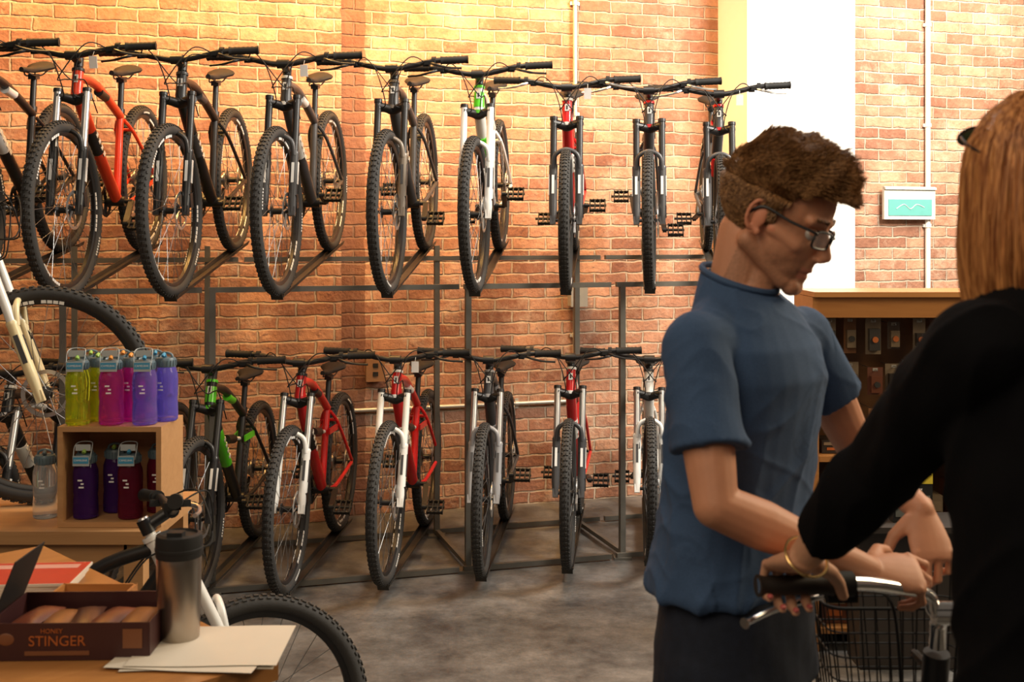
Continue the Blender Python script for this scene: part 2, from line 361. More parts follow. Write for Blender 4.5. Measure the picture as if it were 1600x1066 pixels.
def bicycle(label,contact,h,tilt=0,R=.37,frame=black,accent=whitep,lower=black,stan=silver,style=0,steer=0,shock=False,tag=False,yaw=None,crank=.5,group=None,grip=None,seatz=0,small=False):
    yaw=(-pi/2-rad(h)) if yaw is None else yaw
    M=Matrix.Translation(contact)@Matrix.Rotation(yaw,4,'Z')@Matrix.Rotation(rad(tilt),4,'Y')
    root=empty('bicycle',M,label=label,category='bicycle',group=group)
    wb=1.09 if R>.35 else 1.05
    u=V((-.342,0,.94)).normalized() if not small else V((-.44,0,.898)).normalized()
    A=V((0,0,R)); RA=V((-wb,0,R)); fw=V((u.z,0,-u.x))
    Lf=.49 if R>.35 else .47
    if small: Lf=.44
    S0=A+u*Lf-fw*.045; B0=S0+u*.012; T=S0+u*.125; S1=S0+u*.165
    BB=V((-wb+.43,0,R-.055)); sd=V((-.29,0,.957)).normalized(); ST=BB+sd*(.44 if not small else .30)
    f=MB()
    f.tube(B0-u*.005,T+u*.005,.025,.023,16,1 if small else 0); f.tube(B0-u*.012,B0+u*.004,.028,.028,16,1); f.tube(T,T+u*.012,.027,.027,16,1)
    dt=[B0+u*.03,B0+u*.03+(BB-B0)*.12+V((.012,0,-.005)),B0.lerp(BB,.5),BB+V((.0,0,.01))]
    f.path(catmull(dt,4),.027,14,0,sx=1)
    f.path([B0.lerp(BB,.24 if accent is green else .30),B0.lerp(BB,.6 if accent is green else .5)],.0284,14,1)
    tt=[T-u*.025,T.lerp(ST,.4)+V((0,0,.012)),ST-sd*.03]
    f.path(catmull(tt,5),.020,14,0)
    f.path([T.lerp(ST,.45)+V((0,0,-.008)),T.lerp(ST,.62)+V((0,0,-.004))],.0214,14,1)
    f.tube(BB,ST,.018,.017,14,0); f.tube(ST-sd*.02,ST+sd*.004,.021,.021,14,2)
    f.path([BB+V((0,-.04,0)),BB+V((0,.04,0))],.024,14,2)
    for y in(-1,1):
        f.path(catmull([BB+V((-.02,y*.022,0)),BB+V((-.12,y*.045,-.005)),RA+V((.02,y*.066,0))],5),.010,8,0)
        top=ST-sd*.05
        f.path(catmull([top+V((-.012,y*.016,0)),top.lerp(RA,.25)+V((0,y*.045,.0)),RA+V((.01,y*.066,.01))],5),.0085,8,0)
        f.obox(RA+V((.005,y*.066,0)),(.02,0,0),(0,.004,0),(0,0,.018),2)
    f.path([ST-sd*.06+V((-.05,-.045,-.04)),ST-sd*.06+V((-.05,.045,-.04))],.008,8,0)
    f.obox(B0+u*.075+fw*.025,fw*.002,(0,.010,0),u*.017,3)
    f.obox(B0+u*.075+fw*.027,fw*.0016,(0,.004,0),u*.010,2)
    dd=(BB-B0).normalized(); nn=dd.cross(V((0,1,0))).normalized()
    for s_ in(-1,1):
        for j in range(4):
            p=B0.lerp(BB,.34+j*.06)+V((0,s_*.0275,0)); f.obox(p,dd*.009,(0,.0013,0),nn*.011,3)
    if accent is green: f.tube(B0+u*.02,T-u*.02,.0262,.0250,16,1)
    if shock:
        q0=T.lerp(BB,.55)+V((.0,0,.04)); q1=BB.lerp(ST,.62)+V((.03,0,.02))
        f.tube(q0,q0.lerp(q1,.55),.022,.022,14,2); f.tube(q0.lerp(q1,.5),q1,.010,.010,10,3)
        for y in(-1,1): f.bar(q1+V((0,y*.028,0)),ST-sd*.12+V((-.09,y*.04,-.02)),.007,.03,0 if accent is not green else 1)
    make('frame',f,[frame,accent,blackm,whitep],root)
    p=S0; S=Matrix.Translation(p)@Matrix.Rotation(steer,4,u)@Matrix.Translation(-p)
    k=MB()
    for y in(-.062,.062):
        top=A+u*Lf+V((0,y,0)); bot=A+V((0,y,0))
        k.tube(top+u*.025,bot+u*.2,.016,.016,14,1)
        k.path([bot+u*.27,bot+u*.262,bot+u*.255,bot+u*.06,bot-u*.015],[.018,.0215,.020,.0195,.014],14,0)
        k.path([top+u*.02,top+u*.035],.019,14,2)
        k.obox(bot+V((0,0,0)),fw*.014,(0,.013,0),u*.02,0)
        k.obox(bot+u*.17+V((0,math.copysign(.0195,y),0)),fw*.008,(0,.0015,0),u*.05,3)
        k.obox(bot+u*.17+fw*.020,fw*.001,(0,.006,0),u*.045,3)
    k.path(catmull([A+u*.25+V((0,-.062,0))+fw*.012,A+u*.31+V((0,-.052,0))+fw*.028,A+u*.335+fw*.036,A+u*.31+V((0,.052,0))+fw*.028,A+u*.25+V((0,.062,0))+fw*.012],5),.011,10,0)
    k.path(catmull([A+u*(Lf+.005)+V((0,-.07,0)),A+u*(Lf+.002)-fw*.025+V((0,-.03,0)),S0-u*.005,A+u*(Lf+.002)-fw*.025+V((0,.03,0)),A+u*(Lf+.005)+V((0,.07,0))],5),.0205,12,2)
    k.tube(S0-u*.015,S0+u*.17,.0145,.0145,12,2)
    k.obox(A+V((-.03,.07,.04)),(.018,0,0),(0,.012,0),(0,0,.03),2)
    make('fork',k,[lower,stan,blackm if not small else whitep,whitep if lower in(black,grey,blackm) else grey],root,S)
    b=MB(); C=S1+fw*.075+u*.008
    b.path([S1,C],.017,12,0); b.tube(S1-u*.02,S1+u*.022,.02,.02,14,0); b.path([C+V((0,-.026,0)),C+V((0,.026,0))],.021,14,0)
    b.tube(S1+u*.022,S1+u*.027,.016,.014,12,1)
    hb=[C+V((-.035,-.345,.035)),C+V((-.012,-.20,.032)),C+V((0,-.09,.010)),C+V((0,-.03,0)),C+V((0,.03,0)),C+V((0,.09,.010)),C+V((-.012,.20,.032)),C+V((-.035,.345,.035))]
    hbp=catmull(hb,5); b.path(hbp,.0130,12,0)
    hbo=make('handlebar',b,[blackm,silver],root,S)
    for y in(-1,1):
        g=MB(); a0=C+V((-.035,y*.35,.035)); a1=C+V((-.0155,y*.225,.0325))
        pts=[a1.lerp(a0,t/14) for t in range(15)]; rr=[.0178 if i%2 else .0162 for i in range(15)]; rr[0]=.0195; rr[-1]=.0195
        g.path(pts,rr,12)
        make('grip',g,[grip or matteblack],hbo)
        l=MB(); q=C+V((-.012,y*.195,.032))
        l.tube(q+V((0,-.009,0)),q+V((0,.009,0)),.019,.019,12); l.obox(q+V((.022,y*-.015,-.008)),(.016,0,0),(0,.024,0),(0,0,.009))
        l.path(catmull([q+V((.03,y*-.01,-.01)),q+V((.055,y*.02,-.018)),q+V((.05,y*.07,-.03)),q+V((.03,y*.13,-.035))],5),[.007]*5+[.006]*5+[.005]*5+[.006],8,1)
        l.obox(q+V((-.005,y*-.035,-.016)),(.022,0,0),(0,.014,0),(0,0,.010))
        make('brake_lever',l,[matteblack,silver if R<.35 else blackm],hbo)
        cb=MB()
        q2=q+V((.02,y*-.04,-.005))
        cb.path(catmull([q2,q2+V((.08,y*-.06,.02)),C+V((.11,-y*.02,-.09)),T+V((.06,-y*.03,-.03)),T+V((-.02,-y*.024,-.05)),T.lerp(BB,.3)+V((0,-y*.024,0))],7),.0026,6)
        cb.path(catmull([q2+V((0,y*-.02,-.01)),q2+V((.06,y*-.09,-.02)),C+V((.07,y*.02,-.15)),S0+V((.04,y*.055,-.02)),A+u*.2+V((.02,y*.05,0))],7),.0026,6)
        make('brake_cable',cb,[matteblack],hbo)
    if tag:
        tg=MB(); q=C+V((.03,.10,-.03)); tg.obox(q,(.002,0,0),(0,.017,0),(0,0,.026)); tg.path([q+V((0,0,.026)),C+V((0,.1,.025))],.001,4)
        make('price_tag',tg,[white],hbo)
    wheel('front_wheel',root,S@Matrix.Translation(A)@Matrix.Rotation(random.uniform(0,6),4,'Y'),R,style)
    wheel('rear_wheel',root,Matrix.Translation(RA)@Matrix.Rotation(random.uniform(0,6),4,'Y'),R,style,True)
    SP=ST+sd*(.17+seatz)
    sp=MB(); sp.tube(ST-sd*.03,SP,.0142,.0142,12); sp.obox(SP+V((0,0,.008)),(.024,0,0),(0,.018,0),(0,0,.012))
    for y in(-.02,.02): sp.path(catmull([SP+V((.09,y*.4,.03)),SP+V((.04,y,.014)),SP+V((-.05,y,.014)),SP+V((-.1,y*1.4,.035))],4),.0035,6)
    make('seat_post',sp,[blackm],root)
    sa=MB(); rs=[]
    for i in range(15):
        t=i/14; x=.14-.275*t; w=.018+.012*t if t<.4 else .0228+(.068-.0228)*min(1,((t-.4)/.45))**1.5
        if t>.93: w*=.8
        if i in(0,): w*=.6
        zc=.045-.012*math.sin(t*pi)+.012*t
        hh=.012+.008*t
        rs.append([SP+V((x,w*math.cos(a),zc+(hh*math.sin(a) if math.sin(a)>0 else hh*1.3*math.sin(a)*(.4+.6*abs(math.cos(a)))))) for a in [2*pi*j/14 for j in range(14)]])
    sa.rings(rs); make('saddle',sa,[pads],root)
    cr=MB(); ca=crank
    cr.path([BB+V((0,-.075,0)),BB+V((0,.072,0))],.011,10)
    cr.lathe([(.075,.048),(.075,.052),(.055,.052),(.055,.048)],36,0,Matrix.Translation(BB)@Ry,closed=True)
    for i in range(5):
        a=2*pi*i/5; cr.bar(BB+V((0,-.05,0)),BB+V((math.cos(a)*.06,-.05,math.sin(a)*.06)),.006,.014,up=(0,1,0))
    for y in(-1,1):
        e=BB+V((math.cos(ca)*.172*y,y*.085,math.sin(ca)*.172*y)); cr.bar(BB+V((0,y*.07,0)),e,.013,.026,up=(0,1,0)); cr.path([e+V((0,-.01,0)),e+V((0,.01,0))],.014,10)
    cro=make('crankset',cr,[blackm],root)
    for y in(-1,1):
        e=BB+V((math.cos(ca)*.172*y,y*.142,math.sin(ca)*.172*y)); o=bpy.data.objects.new('pedal',pedal_mesh()); link(o,cro,Matrix.Translation(e)@Matrix.Rotation(rad(35),4,'Y'))
    ch=MB(); 
    for sg_ in(1,-1): ch.path([BB+V((0,-.05,sg_*.075)),RA+V((0,-.045,sg_*.045))],.0035,4)
    ch.path([RA+V((0,-.05,-.045)),RA+V((.03,-.055,-.10)),RA+V((.04,-.05,-.13))],[.008,.012,.01],8); 
    make('chain',ch,[darksteel],root)
    return root

up=[(-2.23,-1,black,whitep,black,silver,.37,'glossy black mountain bike with white decals on the upper rack'),
(-1.857,-1,orangered,black,black,silver,.37,'orange-red mountain bike with black fork on the upper rack'),
(-1.4486,0,black,grey,black,blackm,.37,'black mountain bike with white rim lettering on the upper rack'),
(-1.019,3,grey,whitep,grey,blackm,.37,'charcoal mountain bike with white decals on the upper rack'),
(-.5525,4.5,grey,bronze,bronze,blackm,.37,'dark grey mountain bike with bronze fork on the upper rack'),
(-.1635,5.3,whitep,green,whitep,whitep,.36,'white and green mountain bike on the upper rack'),
(.2587,5.0,red,whitep,grey,blackm,.335,'red and white mountain bike with dark fork on the upper rack'),
(.669,5.8,grey,red,grey,blackm,.335,'dark grey mountain bike with red accents on the upper rack'),
(1.031,5.8,grey,red,grey,blackm,.33,'dark grey mountain bike stored beside the white column')]
TILT=9.6
CR=[.35,-.5,.1,.35,-.3,.5,.35,-.4,.3]
for i,(x,h,fr,ac,lo,st,R,lb) in enumerate(up):
    bicycle(lb,(x,5.40+.3*x,1.385),h,TILT,R,fr,ac,lo,st,style=1 if i in(1,2,3,5) else 0,steer=random.uniform(-.05,.05),tag=i in(1,3,6,8),crank=CR[i],group='bicycles on the upper rack',seatz=-.03)
lo=[(-2.2,1,black,whitep,black,silver,.36,False,'black mountain bike on the lower rack'),
(-1.78,1,green,black,black,silver,.36,False,'green mountain bike on the lower rack behind the bench'),
(-1.385,2,black,green,black,blackm,.355,True,'black mountain bike with bright green accents on the lower rack'),
(-1.003,3.8,red,black,whitep,silver,.37,True,'red full-suspension mountain bike with white fork on the lower rack'),
(-.574,5.5,red,whitep,whitep,whitep,.37,True,'red mountain bike with all-white fork on the lower rack'),
(-.136,5.5,grey,silverp,silverp,silver,.355,False,'grey mountain bike with silver fork on the lower rack'),
(.27,6,red,whitep,grey,silver,.355,False,'red and white mountain bike with dark fork on the lower rack'),
(.675,6,whitep,grey,whitep,silver,.35,False,'white mountain bike on the lower rack')]
CR=[.35,-.4,.1,-.3,-.5,.4,.1,.3]
for i,(x,h,fr,ac,lw,st,R,sh,lb) in enumerate(lo):
    bicycle(lb,(x,5.45+.3*x,.05),h,0,R,fr,ac,lw,st,style=1 if i in(3,4,6) else 0,steer=random.uniform(-.05,.05),shock=sh,tag=i in(4,7),crank=CR[i],group='bicycles on the lower rack',seatz=-.05)

# ------------------------------------------------------------------ RACKS
def line(off,x,z): return V((x,off+.3*x,z))
tt_=math.tan(rad(TILT))
def rack(x0,x1,posts,trays_u,trays_l,label):
    root=empty('bicycle_rack',Matrix.Translation((posts[0],5.75+.3*posts[0],0)),label=label,category='bicycle rack',group='steel bicycle racks')
    inv=Matrix.Translation((-posts[0],-(5.75+.3*posts[0]),0))
    def add(name,mb,m): 
        return make(name,mb,m,root,inv,smooth=False)
    zf=1.385+.30*tt_-.042; zb=1.385+1.0*tt_-.036
    for (off,z,nm) in ((5.70,zf,'rail'),(6.40,zb,'rail'),(5.68,.02,'rail'),(6.45,.02,'rail')):
        m=MB(); m.bar(line(off,x0,z),line(off,x1,z),.025,.025); add(nm,m,steel)
    for x in posts:
        a=line(5.70,x,0); b=a-WN*.68
        for q,zt in((a,zf),(b,zb+.07)):
            m=MB(); m.bar(q,q+V((0,0,zt)),.028,.028); m.box((q.x,q.y,.006),(.09,.09,.012)); add('post',m,steel)
        m=MB(); m.bar(a+V((0,0,.03)),b+V((0,0,.03)),.022,.022); add('cross_bar',m,steel)
    for lst,z,tl,off in((trays_u,1.385,TILT,5.40),(trays_l,.05,0,5.45)):
        for (x,h) in lst:
            m=MB(); hh=rad(h); d=V((math.sin(hh)*math.cos(rad(tl)),math.cos(hh)*math.cos(rad(tl)),math.sin(rad(tl)))); s_=V((math.cos(hh),-math.sin(hh),0)); n=s_.cross(d).normalized()
            if n.z<0: n=-n
            c=V((x,off+.3*x,z)); a=c-d*.07; b=c+d*1.28
            m.obox((a+b)/2-n*.004,d*(b-a).length/2,s_*.017,n*.003)
            for k in(-1,1): m.obox((a+b)/2+s_*(k*.024)+n*.006,d*(b-a).length/2,(s_*.35*k+n).normalized()*.010,s_*.0022)
            m.obox(a+d*-.012+n*.008,(d*-.6+n).normalized()*.02,s_*.026,d*.003)
            add('tray',m,darksteel)
UH=[(u_[0],u_[1]) for u_ in up]; LH=[(l_[0],l_[1]) for l_ in lo]
rack(-2.9,-1.42,[-2.6,-1.99],UH[0:2],LH[0:2],'raw steel two-tier bicycle rack with black and orange bikes')
rack(-1.39,-.26,[-1.375],UH[2:5],LH[2:5],'raw steel two-tier bicycle rack with red bikes below')
rack(-.235,.50,[-.215,],UH[5:7],LH[5:7],'raw steel two-tier bicycle rack against the brick wall')
rack(.53,1.25,[.561],UH[7:9],LH[7:8],'raw steel two-tier bicycle rack beside the white column')

bicycle('white suspension bike displayed standing on the wooden bench',(-1.60,3.93,.732),0,0,.37,whitep,black,cream,whitep,style=1,steer=.12,yaw=rad(4),crank=.2,tag=False)
bicycle('small black bike with white fork standing by the counter table',(-.705,3.2,.002),0,0,.315,black,whitep,whitep,whitep,steer=.42,yaw=rad(2),crank=1.0,seatz=-.10,small=True)

# ------------------------------------------------------------------ BENCH, CRATE, BOTTLES
woodlt=wood_mat('light_maple_wood',(.40,.20,.08),(.58,.33,.15)); woodor=wood_mat('orange_wood',(.32,.125,.035),(.48,.22,.065)); 
be=MB(); be.box((-2.06,3.84,.71),(1.88,.56,.04))
beo=make('display_bench',be,woodlt,None,None,False,label='light wooden display bench carrying a crate and a bicycle',category='bench')
for y in(3.60,4.08):
    ap=MB(); ap.box((-2.06,y,.655),(1.72,.02,.07)); make('apron',ap,woodlt,beo,smooth=False)
for x in(-2.93,-1.18):
    for y in(3.62,4.06):
        l=MB(); l.box((x,y,.345),(.06,.06,.69)); make('leg',l,woodlt,beo,smooth=False)
cr=MB(); W,H,D,t=.325,.315,.24,.016
cr.box((0,0,t/2),(W,D,t)); cr.box((0,0,H-t/2),(W,D,t)); cr.box((-W/2+t/2,0,H/2),(t,D,H-2*t)); cr.box((W/2-t/2,0,H/2),(t,D,H-2*t)); cr.box((0,D/2-.005,H/2),(W-2*t,.01,H-2*t))
crate_loc=V((-1.262,3.73,.731))
make('display_crate',cr,woodlt,None,Matrix.Translation(crate_loc),False,label='open-fronted light wood display crate holding water bottles',category='crate')
def clear_mat(name,c,tr=.82): return mat(name,c,.06,trans=tr,var=.05,ior=1.22)
bcol={'yellow_green':(.72,.85,.06),'magenta':(.88,.08,.62),'blue_violet':(.36,.30,.92),'purple':(.16,.05,.36),'dark_red':(.36,.04,.10),'clear':(.85,.9,.93)}
capg=mat('bottle_cap_grey',(.10,.15,.18),.4); capb=mat('tag_blue',(.05,.28,.48),.5); tagc=mat('tag_card',(.40,.44,.45),.4)
def bottle(loc,cname,label,grp,rz=0,capc=capg,tag=True):
    b=MB(); pr=[(.0005,0.0),(.034,0),(.038,.004),(.039,.02),(.038,.06),(.0365,.068),(.0365,.075),(.038,.083),(.039,.13),(.038,.152),(.032,.170),(.030,.176),(.0005,.177)]
    b.lathe(pr,24,0,caps=False)
    o=make('water_bottle',b,clear_mat('bottle_'+cname,bcol[cname]),None,Matrix.Translation(loc)@Matrix.Rotation(rz,4,'Z'),label=label,category='water bottle',group=grp)
    c=MB(); c.lathe([(.0005,.174),(.032,.174),(.033,.178),(.033,.196),(.030,.203),(.012,.206),(.0005,.206)],24,0,caps=False)
    for k in range(20):
        a=2*pi*k/20; c.box((.0335*math.cos(a),.0335*math.sin(a),.187),(.003,.003,.018),rz=a)
    c.path(catmull([(-.024,0,.20),(-.019,0,.214),(0,0,.220),(.019,0,.214),(.024,0,.20)],5),.004,8); c.path(catmull([(0,-.005,.204),(.004,-.02,.216),(.004,-.03,.210)],4),.006,8,1)
    make('cap',c,[capg,capc],o)
    if tag:
        tg=MB(); tg.obox((0,-.041,.187),(.026,0,0),(0,.0012,0),(0,0,.016)); tg.obox((0,-.0425,.189),(.024,0,0),(0,.0008,0),(0,0,.010),1)
        tg.path(catmull([(-.026,-.036,.19),(-.028,-.02,.228),(-.018,0,.240),(.018,0,.240),(.028,-.02,.228),(.026,-.036,.19)],5),.0016,6,0)
        tg.obox((0,-.022,.226),(.024,0,0),(0,.001,0),(0,0,.010),0)
        to=make('hang_tag',tg,[tagc,capb],o)
        text_mesh('label_text','CAMELBAK',.0085,whitedec,to,Matrix.Translation((0,-.0436,.189))@Matrix.Rotation(pi/2,4,'X'),.0003)
    lb=MB()
    for j,(dx,wd) in enumerate(((-.004,.014),(.003,.009),(0,.016))): lb.obox((dx,-.0392,.125-j*.011),(wd*.5,0,0),(0,.0006,0),(0,0,.0025))
    make('measure_print',lb,[whitedec],o)
    return o
bx=crate_loc
top=bx.z+H+.001
for i,(cn,lb,cc) in enumerate((('yellow_green','translucent yellow-green water bottle with grey cap on the crate',mat('cap_lime',(.3,.5,.1))),('magenta','translucent magenta water bottle with hang tag on the crate',mat('cap_orange',(.7,.28,.05))),('blue_violet','translucent violet-blue water bottle with hang tag on the crate',capb))):
    x=bx.x-.112+i*.106
    bottle((x-.004,bx.y-.072,top),cn,lb,'water bottles on the crate',.1,cc)
    bottle((x+.040,bx.y+.004,top),cn,lb,'water bottles on the crate',-.15,cc,False)
    bottle((x-.018,bx.y+.076,top),cn,lb,'water bottles on the crate',.2,cc,False)
for i,(cn,cc) in enumerate((('purple',mat('cap_lime',(.3,.5,.1))),('purple',mat('cap_lime',(.3,.5,.1))),('dark_red',capb),('dark_red',capb))):
    bottle((bx.x-.096+i*.066+(.01 if i>1 else 0),bx.y-.06+.084*(i%2),bx.z+t+.001),cn,('dark purple' if i<2 else 'dark red')+' tinted water bottle standing inside the wooden crate','water bottles in the crate',0,cc,i%2==0)
bottle((-1.515,3.74,.731),'clear','clear water bottle with white print on the bench','water bottles on the bench',.1,capg,False)

# ------------------------------------------------------------------ COUNTER TABLE
B=V((-.44,2.17)); dA=V((-.696,.718)); dB=V((-.718,-.696)) 
ctr=B+dA*.55+dB*.75
ta=MB(); ta.box((0,0,-.02),(1.5,1.1,.04))
Mt=Matrix.Translation((ctr.x,ctr.y,.85))@Matrix.Rotation(math.atan2(-dB.y,-dB.x),4,'Z')
tao=make('counter_table',ta,woodor,None,Mt,False,label='orange-brown wooden counter table covered with papers and boxes',category='table')
for (c,s_) in(((0,.5,-.09),(1.36,.025,.1)),((0,-.5,-.09),(1.36,.025,.1)),((.68,0,-.09),(.025,1.0,.1)),((-.68,0,-.09),(.025,1.0,.1))):
    ap=MB(); ap.box(c,s_); make('apron',ap,woodor,tao,smooth=False)
for x in(-.68,.68):
    for y in(-.48,.48):
        l=MB(); l.box((x,y,-.445),(.07,.07,.81)); make('leg',l,woodor,tao,smooth=False)
TZ=.851
tu=MB(); tu.lathe([(.0005,0),(.036,0),(.039,.004),(.041,.05),(.0425,.10),(.0435,.15),(.044,.168),(.043,.172),(.0005,.172)],40,0,caps=False)
tuo=make('travel_tumbler',tu,mat('brushed_steel',(.42,.37,.32),.3,1,var=.1),None,Matrix.Translation((-.656,2.27,TZ)),label='brushed stainless steel travel tumbler with black lid',category='tumbler')
ld=MB(); ld.lathe([(.0005,.165),(.0445,.165),(.0455,.174),(.0455,.200),(.044,.208),(.036,.211),(.034,.206),(.0005,.206)],40,0,caps=False); ld.box((0,-.02,.212),(.03,.025,.012)); ld.lathe([(.0448,.176),(.0465,.178),(.0465,.183),(.0448,.185)],40,0,caps=False)
make('lid',ld,matteblack,tuo)
paper=mat('white_paper',(.70,.63,.52),.7,var=.03)
for i,(dx,dy,rz,lb) in enumerate(((0,0,.06,'printed white sheet at the bottom of a loose pile'),(-.015,-.01,-.10,'loose white sheet in a pile on the counter'),(.01,.008,.02,'top white paper sheet of a loose pile on the counter'))):
    p=MB(); n=8; vs=[];fs=[]
    for a in range(n+1):
        for b in range(n+1):
            x=(a/n-.5)*.279; y=(b/n-.5)*.216; z=.002*i+.0008*math.sin(a*.9+i)+(.012*max(0,(a/n-.75)*4)**2*(i==0))*(-.2)
            vs.append((x,y,z+.001))
    for a in range(n):
        for b in range(n): q=a*(n+1)+b; fs.append((q,q+n+1,q+n+2,q+1))
    p.add(vs,fs); p.add([(v[0],v[1],v[2]-.0006) for v in vs],[tuple(reversed(f)) for f in fs])
    make('paper_sheet',p,paper,None,Matrix.Translation((-.585+dx,2.215+dy,TZ+.001))@Matrix.Rotation(rz,4,'Z'),label=lb,category='paper',group='loose papers on the counter')
sb=MB(); w,d,hh,tk=.30,.19,.07,.003
sb.box((0,0,.0015),(w,d,tk)); sb.box((0,-d/2,hh/2),(w,tk,hh)); sb.box((0,d/2,hh/2),(w,tk,hh)); sb.box((-w/2,0,hh/2),(tk,d,hh)); sb.box((w/2,0,hh/2),(tk,d,hh))
snm=mat('maroon_card',(.045,.012,.012),.45); Msb=Matrix.Translation((-.835,2.255,TZ))@Matrix.Rotation(.03,4,'Z')
sbo=make('snack_display_box',sb,snm,None,Msb,False,label='open dark maroon cardboard display box of energy snacks',category='box')
flp=MB(); flp.obox((-w/2+.01,.03,hh+.045),(.022,0,.055),(0,d/2-.02,0),(.001,0,-.0005)); make('box_flap',flp,matteblack,sbo,smooth=False)
orm=mat('orange_print',(.42,.11,.022),.5)
text_mesh('box_text','STINGER',.027,orm,sbo,Matrix.Translation((-.02,-d/2-.0025,.036))@Matrix.Rotation(pi/2,4,'X'))
text_mesh('box_text','HONEY',.012,orm,sbo,Matrix.Translation((-.03,-d/2-.0025,.055))@Matrix.Rotation(pi/2,4,'X'))
amb=mat('amber_print',(.20,.075,.03),.5)
st=MB(); st.obox((-.02,-d/2-.002,.014),(.06,0,0),(0,.001,0),(0,0,.004)); make('print_bar',st,amb,sbo)
st=MB(); st.obox((.12,-d/2-.002,.04),(.018,0,0),(0,.001,0),(0,0,.018)); make('print_panel',st,amb,sbo)
st=MB(); st.ell((-.115,-d/2-.001,.04),ID3,(.016,.002,.012)); make('print_emblem',st,amb,sbo)
yel=mat('snack_wrapper_orange',(.22,.085,.025),.35); brn=mat('snack_wrapper_brown',(.07,.025,.015),.35); redw=mat('snack_wrapper_rust',(.14,.035,.015),.35)
for i in range(10):
    s_=MB(); rs=[]
    for k in range(9):
        q=k/8; ww=.03*(1 if .1<q<.9 else 1.05); th=.002+.010*math.sin(pi*q)**.5
        rs.append([V((ww*math.cos(a)*.9,(q-.5)*.13,th*math.sin(a))) for a in [2*pi*j/10 for j in range(10)]])
    s_.rings(rs)
    make('snack_packet',s_,[yel,brn,redw][i%3],None,Msb@Matrix.Translation((-.10+.05*(i%5),.0+.01*(i%2),.018+.024*(i//5)+.002*(i%3)))@Matrix.Rotation(.2*math.sin(i*2.1),4,'Z'),label=('orange','brown','rust-red')[i%3]+' foil snack packet lying in the display box',category='snack packet',group='snack packets in the display box')
redc=mat('red_cover',(.50,.035,.02),.35)
for i in range(5):
    p=MB(); p.box((0,0,.003),(.24,.17,.006)); p.box((.0,0,.0062),(.236,.166,.0004),1); p.box((0,.05,.0066),(.2,.03,.0004),2)
    make('booklet',p,[paper,redc,mat('pale_red_print',(.6,.3,.25))],None,Matrix.Translation((-1.11+.004*i,2.60,TZ+.0068*i))@Matrix.Rotation(.1+.05*math.sin(i*3),4,'Z'),False,label='red-covered booklet in a stack on the counter',category='booklet',group='stack of red booklets')
tr=MB(); tr.box((0,0,.004),(.16,.12,.008)); 
for (c,s_) in(((0,.058,.02),(.16,.006,.03)),((0,-.058,.02),(.16,.006,.03)),((.078,0,.02),(.006,.12,.03)),((-.078,0,.02),(.006,.12,.03))): tr.box(c,s_)
make('wooden_tray',tr,woodor,None,Matrix.Translation((-.90,2.46,TZ)),False,label='small shallow wooden tray on the counter',category='tray')

# ------------------------------------------------------------------ ACCESSORY DISPLAY
gx0,gx1,gy=1.20,2.7,4.55
g=MB()
g.box(((gx0+gx1)/2,gy+.30,.70),(gx1-gx0,.03,1.40)); 
god=make('accessory_display_stand',g,wood_mat('shelf_backing',(.12,.055,.022),(.18,.09,.036)),None,None,False,label='wooden retail stand hung with small bicycle accessories',category='display stand')
hd=MB(); hd.box(((gx0+gx1)/2,gy+.02,1.37),(gx1-gx0,.03,.10)); hd.box(((gx0+gx1)/2,gy+.15,1.412),(gx1-gx0+.02,.34,.02)); make('header_board',hd,woodor,god,smooth=False)
for x in(gx0,gx1,gx0+.8):
    s_=MB(); s_.box((x,gy+.15,.7),(.025,.30,1.4)); make('side_panel',s_,woodor,god,smooth=False)
for z in(.08,.42,.76):
    s_=MB(); s_.box(((gx0+gx1)/2,gy+.14,z),(gx1-gx0-.03,.27,.022)); make('shelf',s_,woodor,god,smooth=False)
cols=[(.03,.024,.02),(.10,.07,.05),(.20,.085,.03),(.045,.04,.035),(.18,.13,.08),(.12,.04,.02)]
rr_=random.Random(3)
k=0
for row,z in enumerate((1.24,1.06,.90)):
    for c in range(8):
        x=gx0+.08+c*.088+rr_.uniform(-.008,.008)+(.05 if c==8 else 0)
        m=MB(); hgt=rr_.choice([.11,.13,.145]) if row<2 else .1; wd_=rr_.choice([.05,.062,.07])
        m.box((0,0,0),(wd_,.003,hgt)); m.box((0,-.014,-.012),(wd_*.7,.024,hgt*rr_.choice([.35,.5,.6])),1)
        m.lathe([(.0005,0),(.012,0),(.012,.006),(.0005,.006)],16,2,Matrix.Translation((0,-.027,-.012))@Matrix.Rotation(pi/2,4,'X'),caps=False); m.box((0,-.002,hgt*.42),(.02,.002,.012),3)
        i1=rr_.randrange(6); i2=rr_.randrange(6); i3=rr_.randrange(3)
        o=make('accessory_package',m,[mat('card_%d'%i1,cols[i1],.45),mat('blister_%d'%i2,cols[i2],.25),[darksteel,orm,silver][i3],mat('dim_decal',(.3,.28,.24))],None,Matrix.Translation((x,gy+.08+.04*(k%2),z)),False,label='small carded bicycle accessory hanging on a peg',category='package',group='accessory packages on the display stand')
        pg=MB(); pg.path([(0,.205-.04*(k%2),hgt*.5-.01),(0,-.03,hgt*.5-.01)],.002,6); make('peg_hook',pg,silver,o)
        k+=1
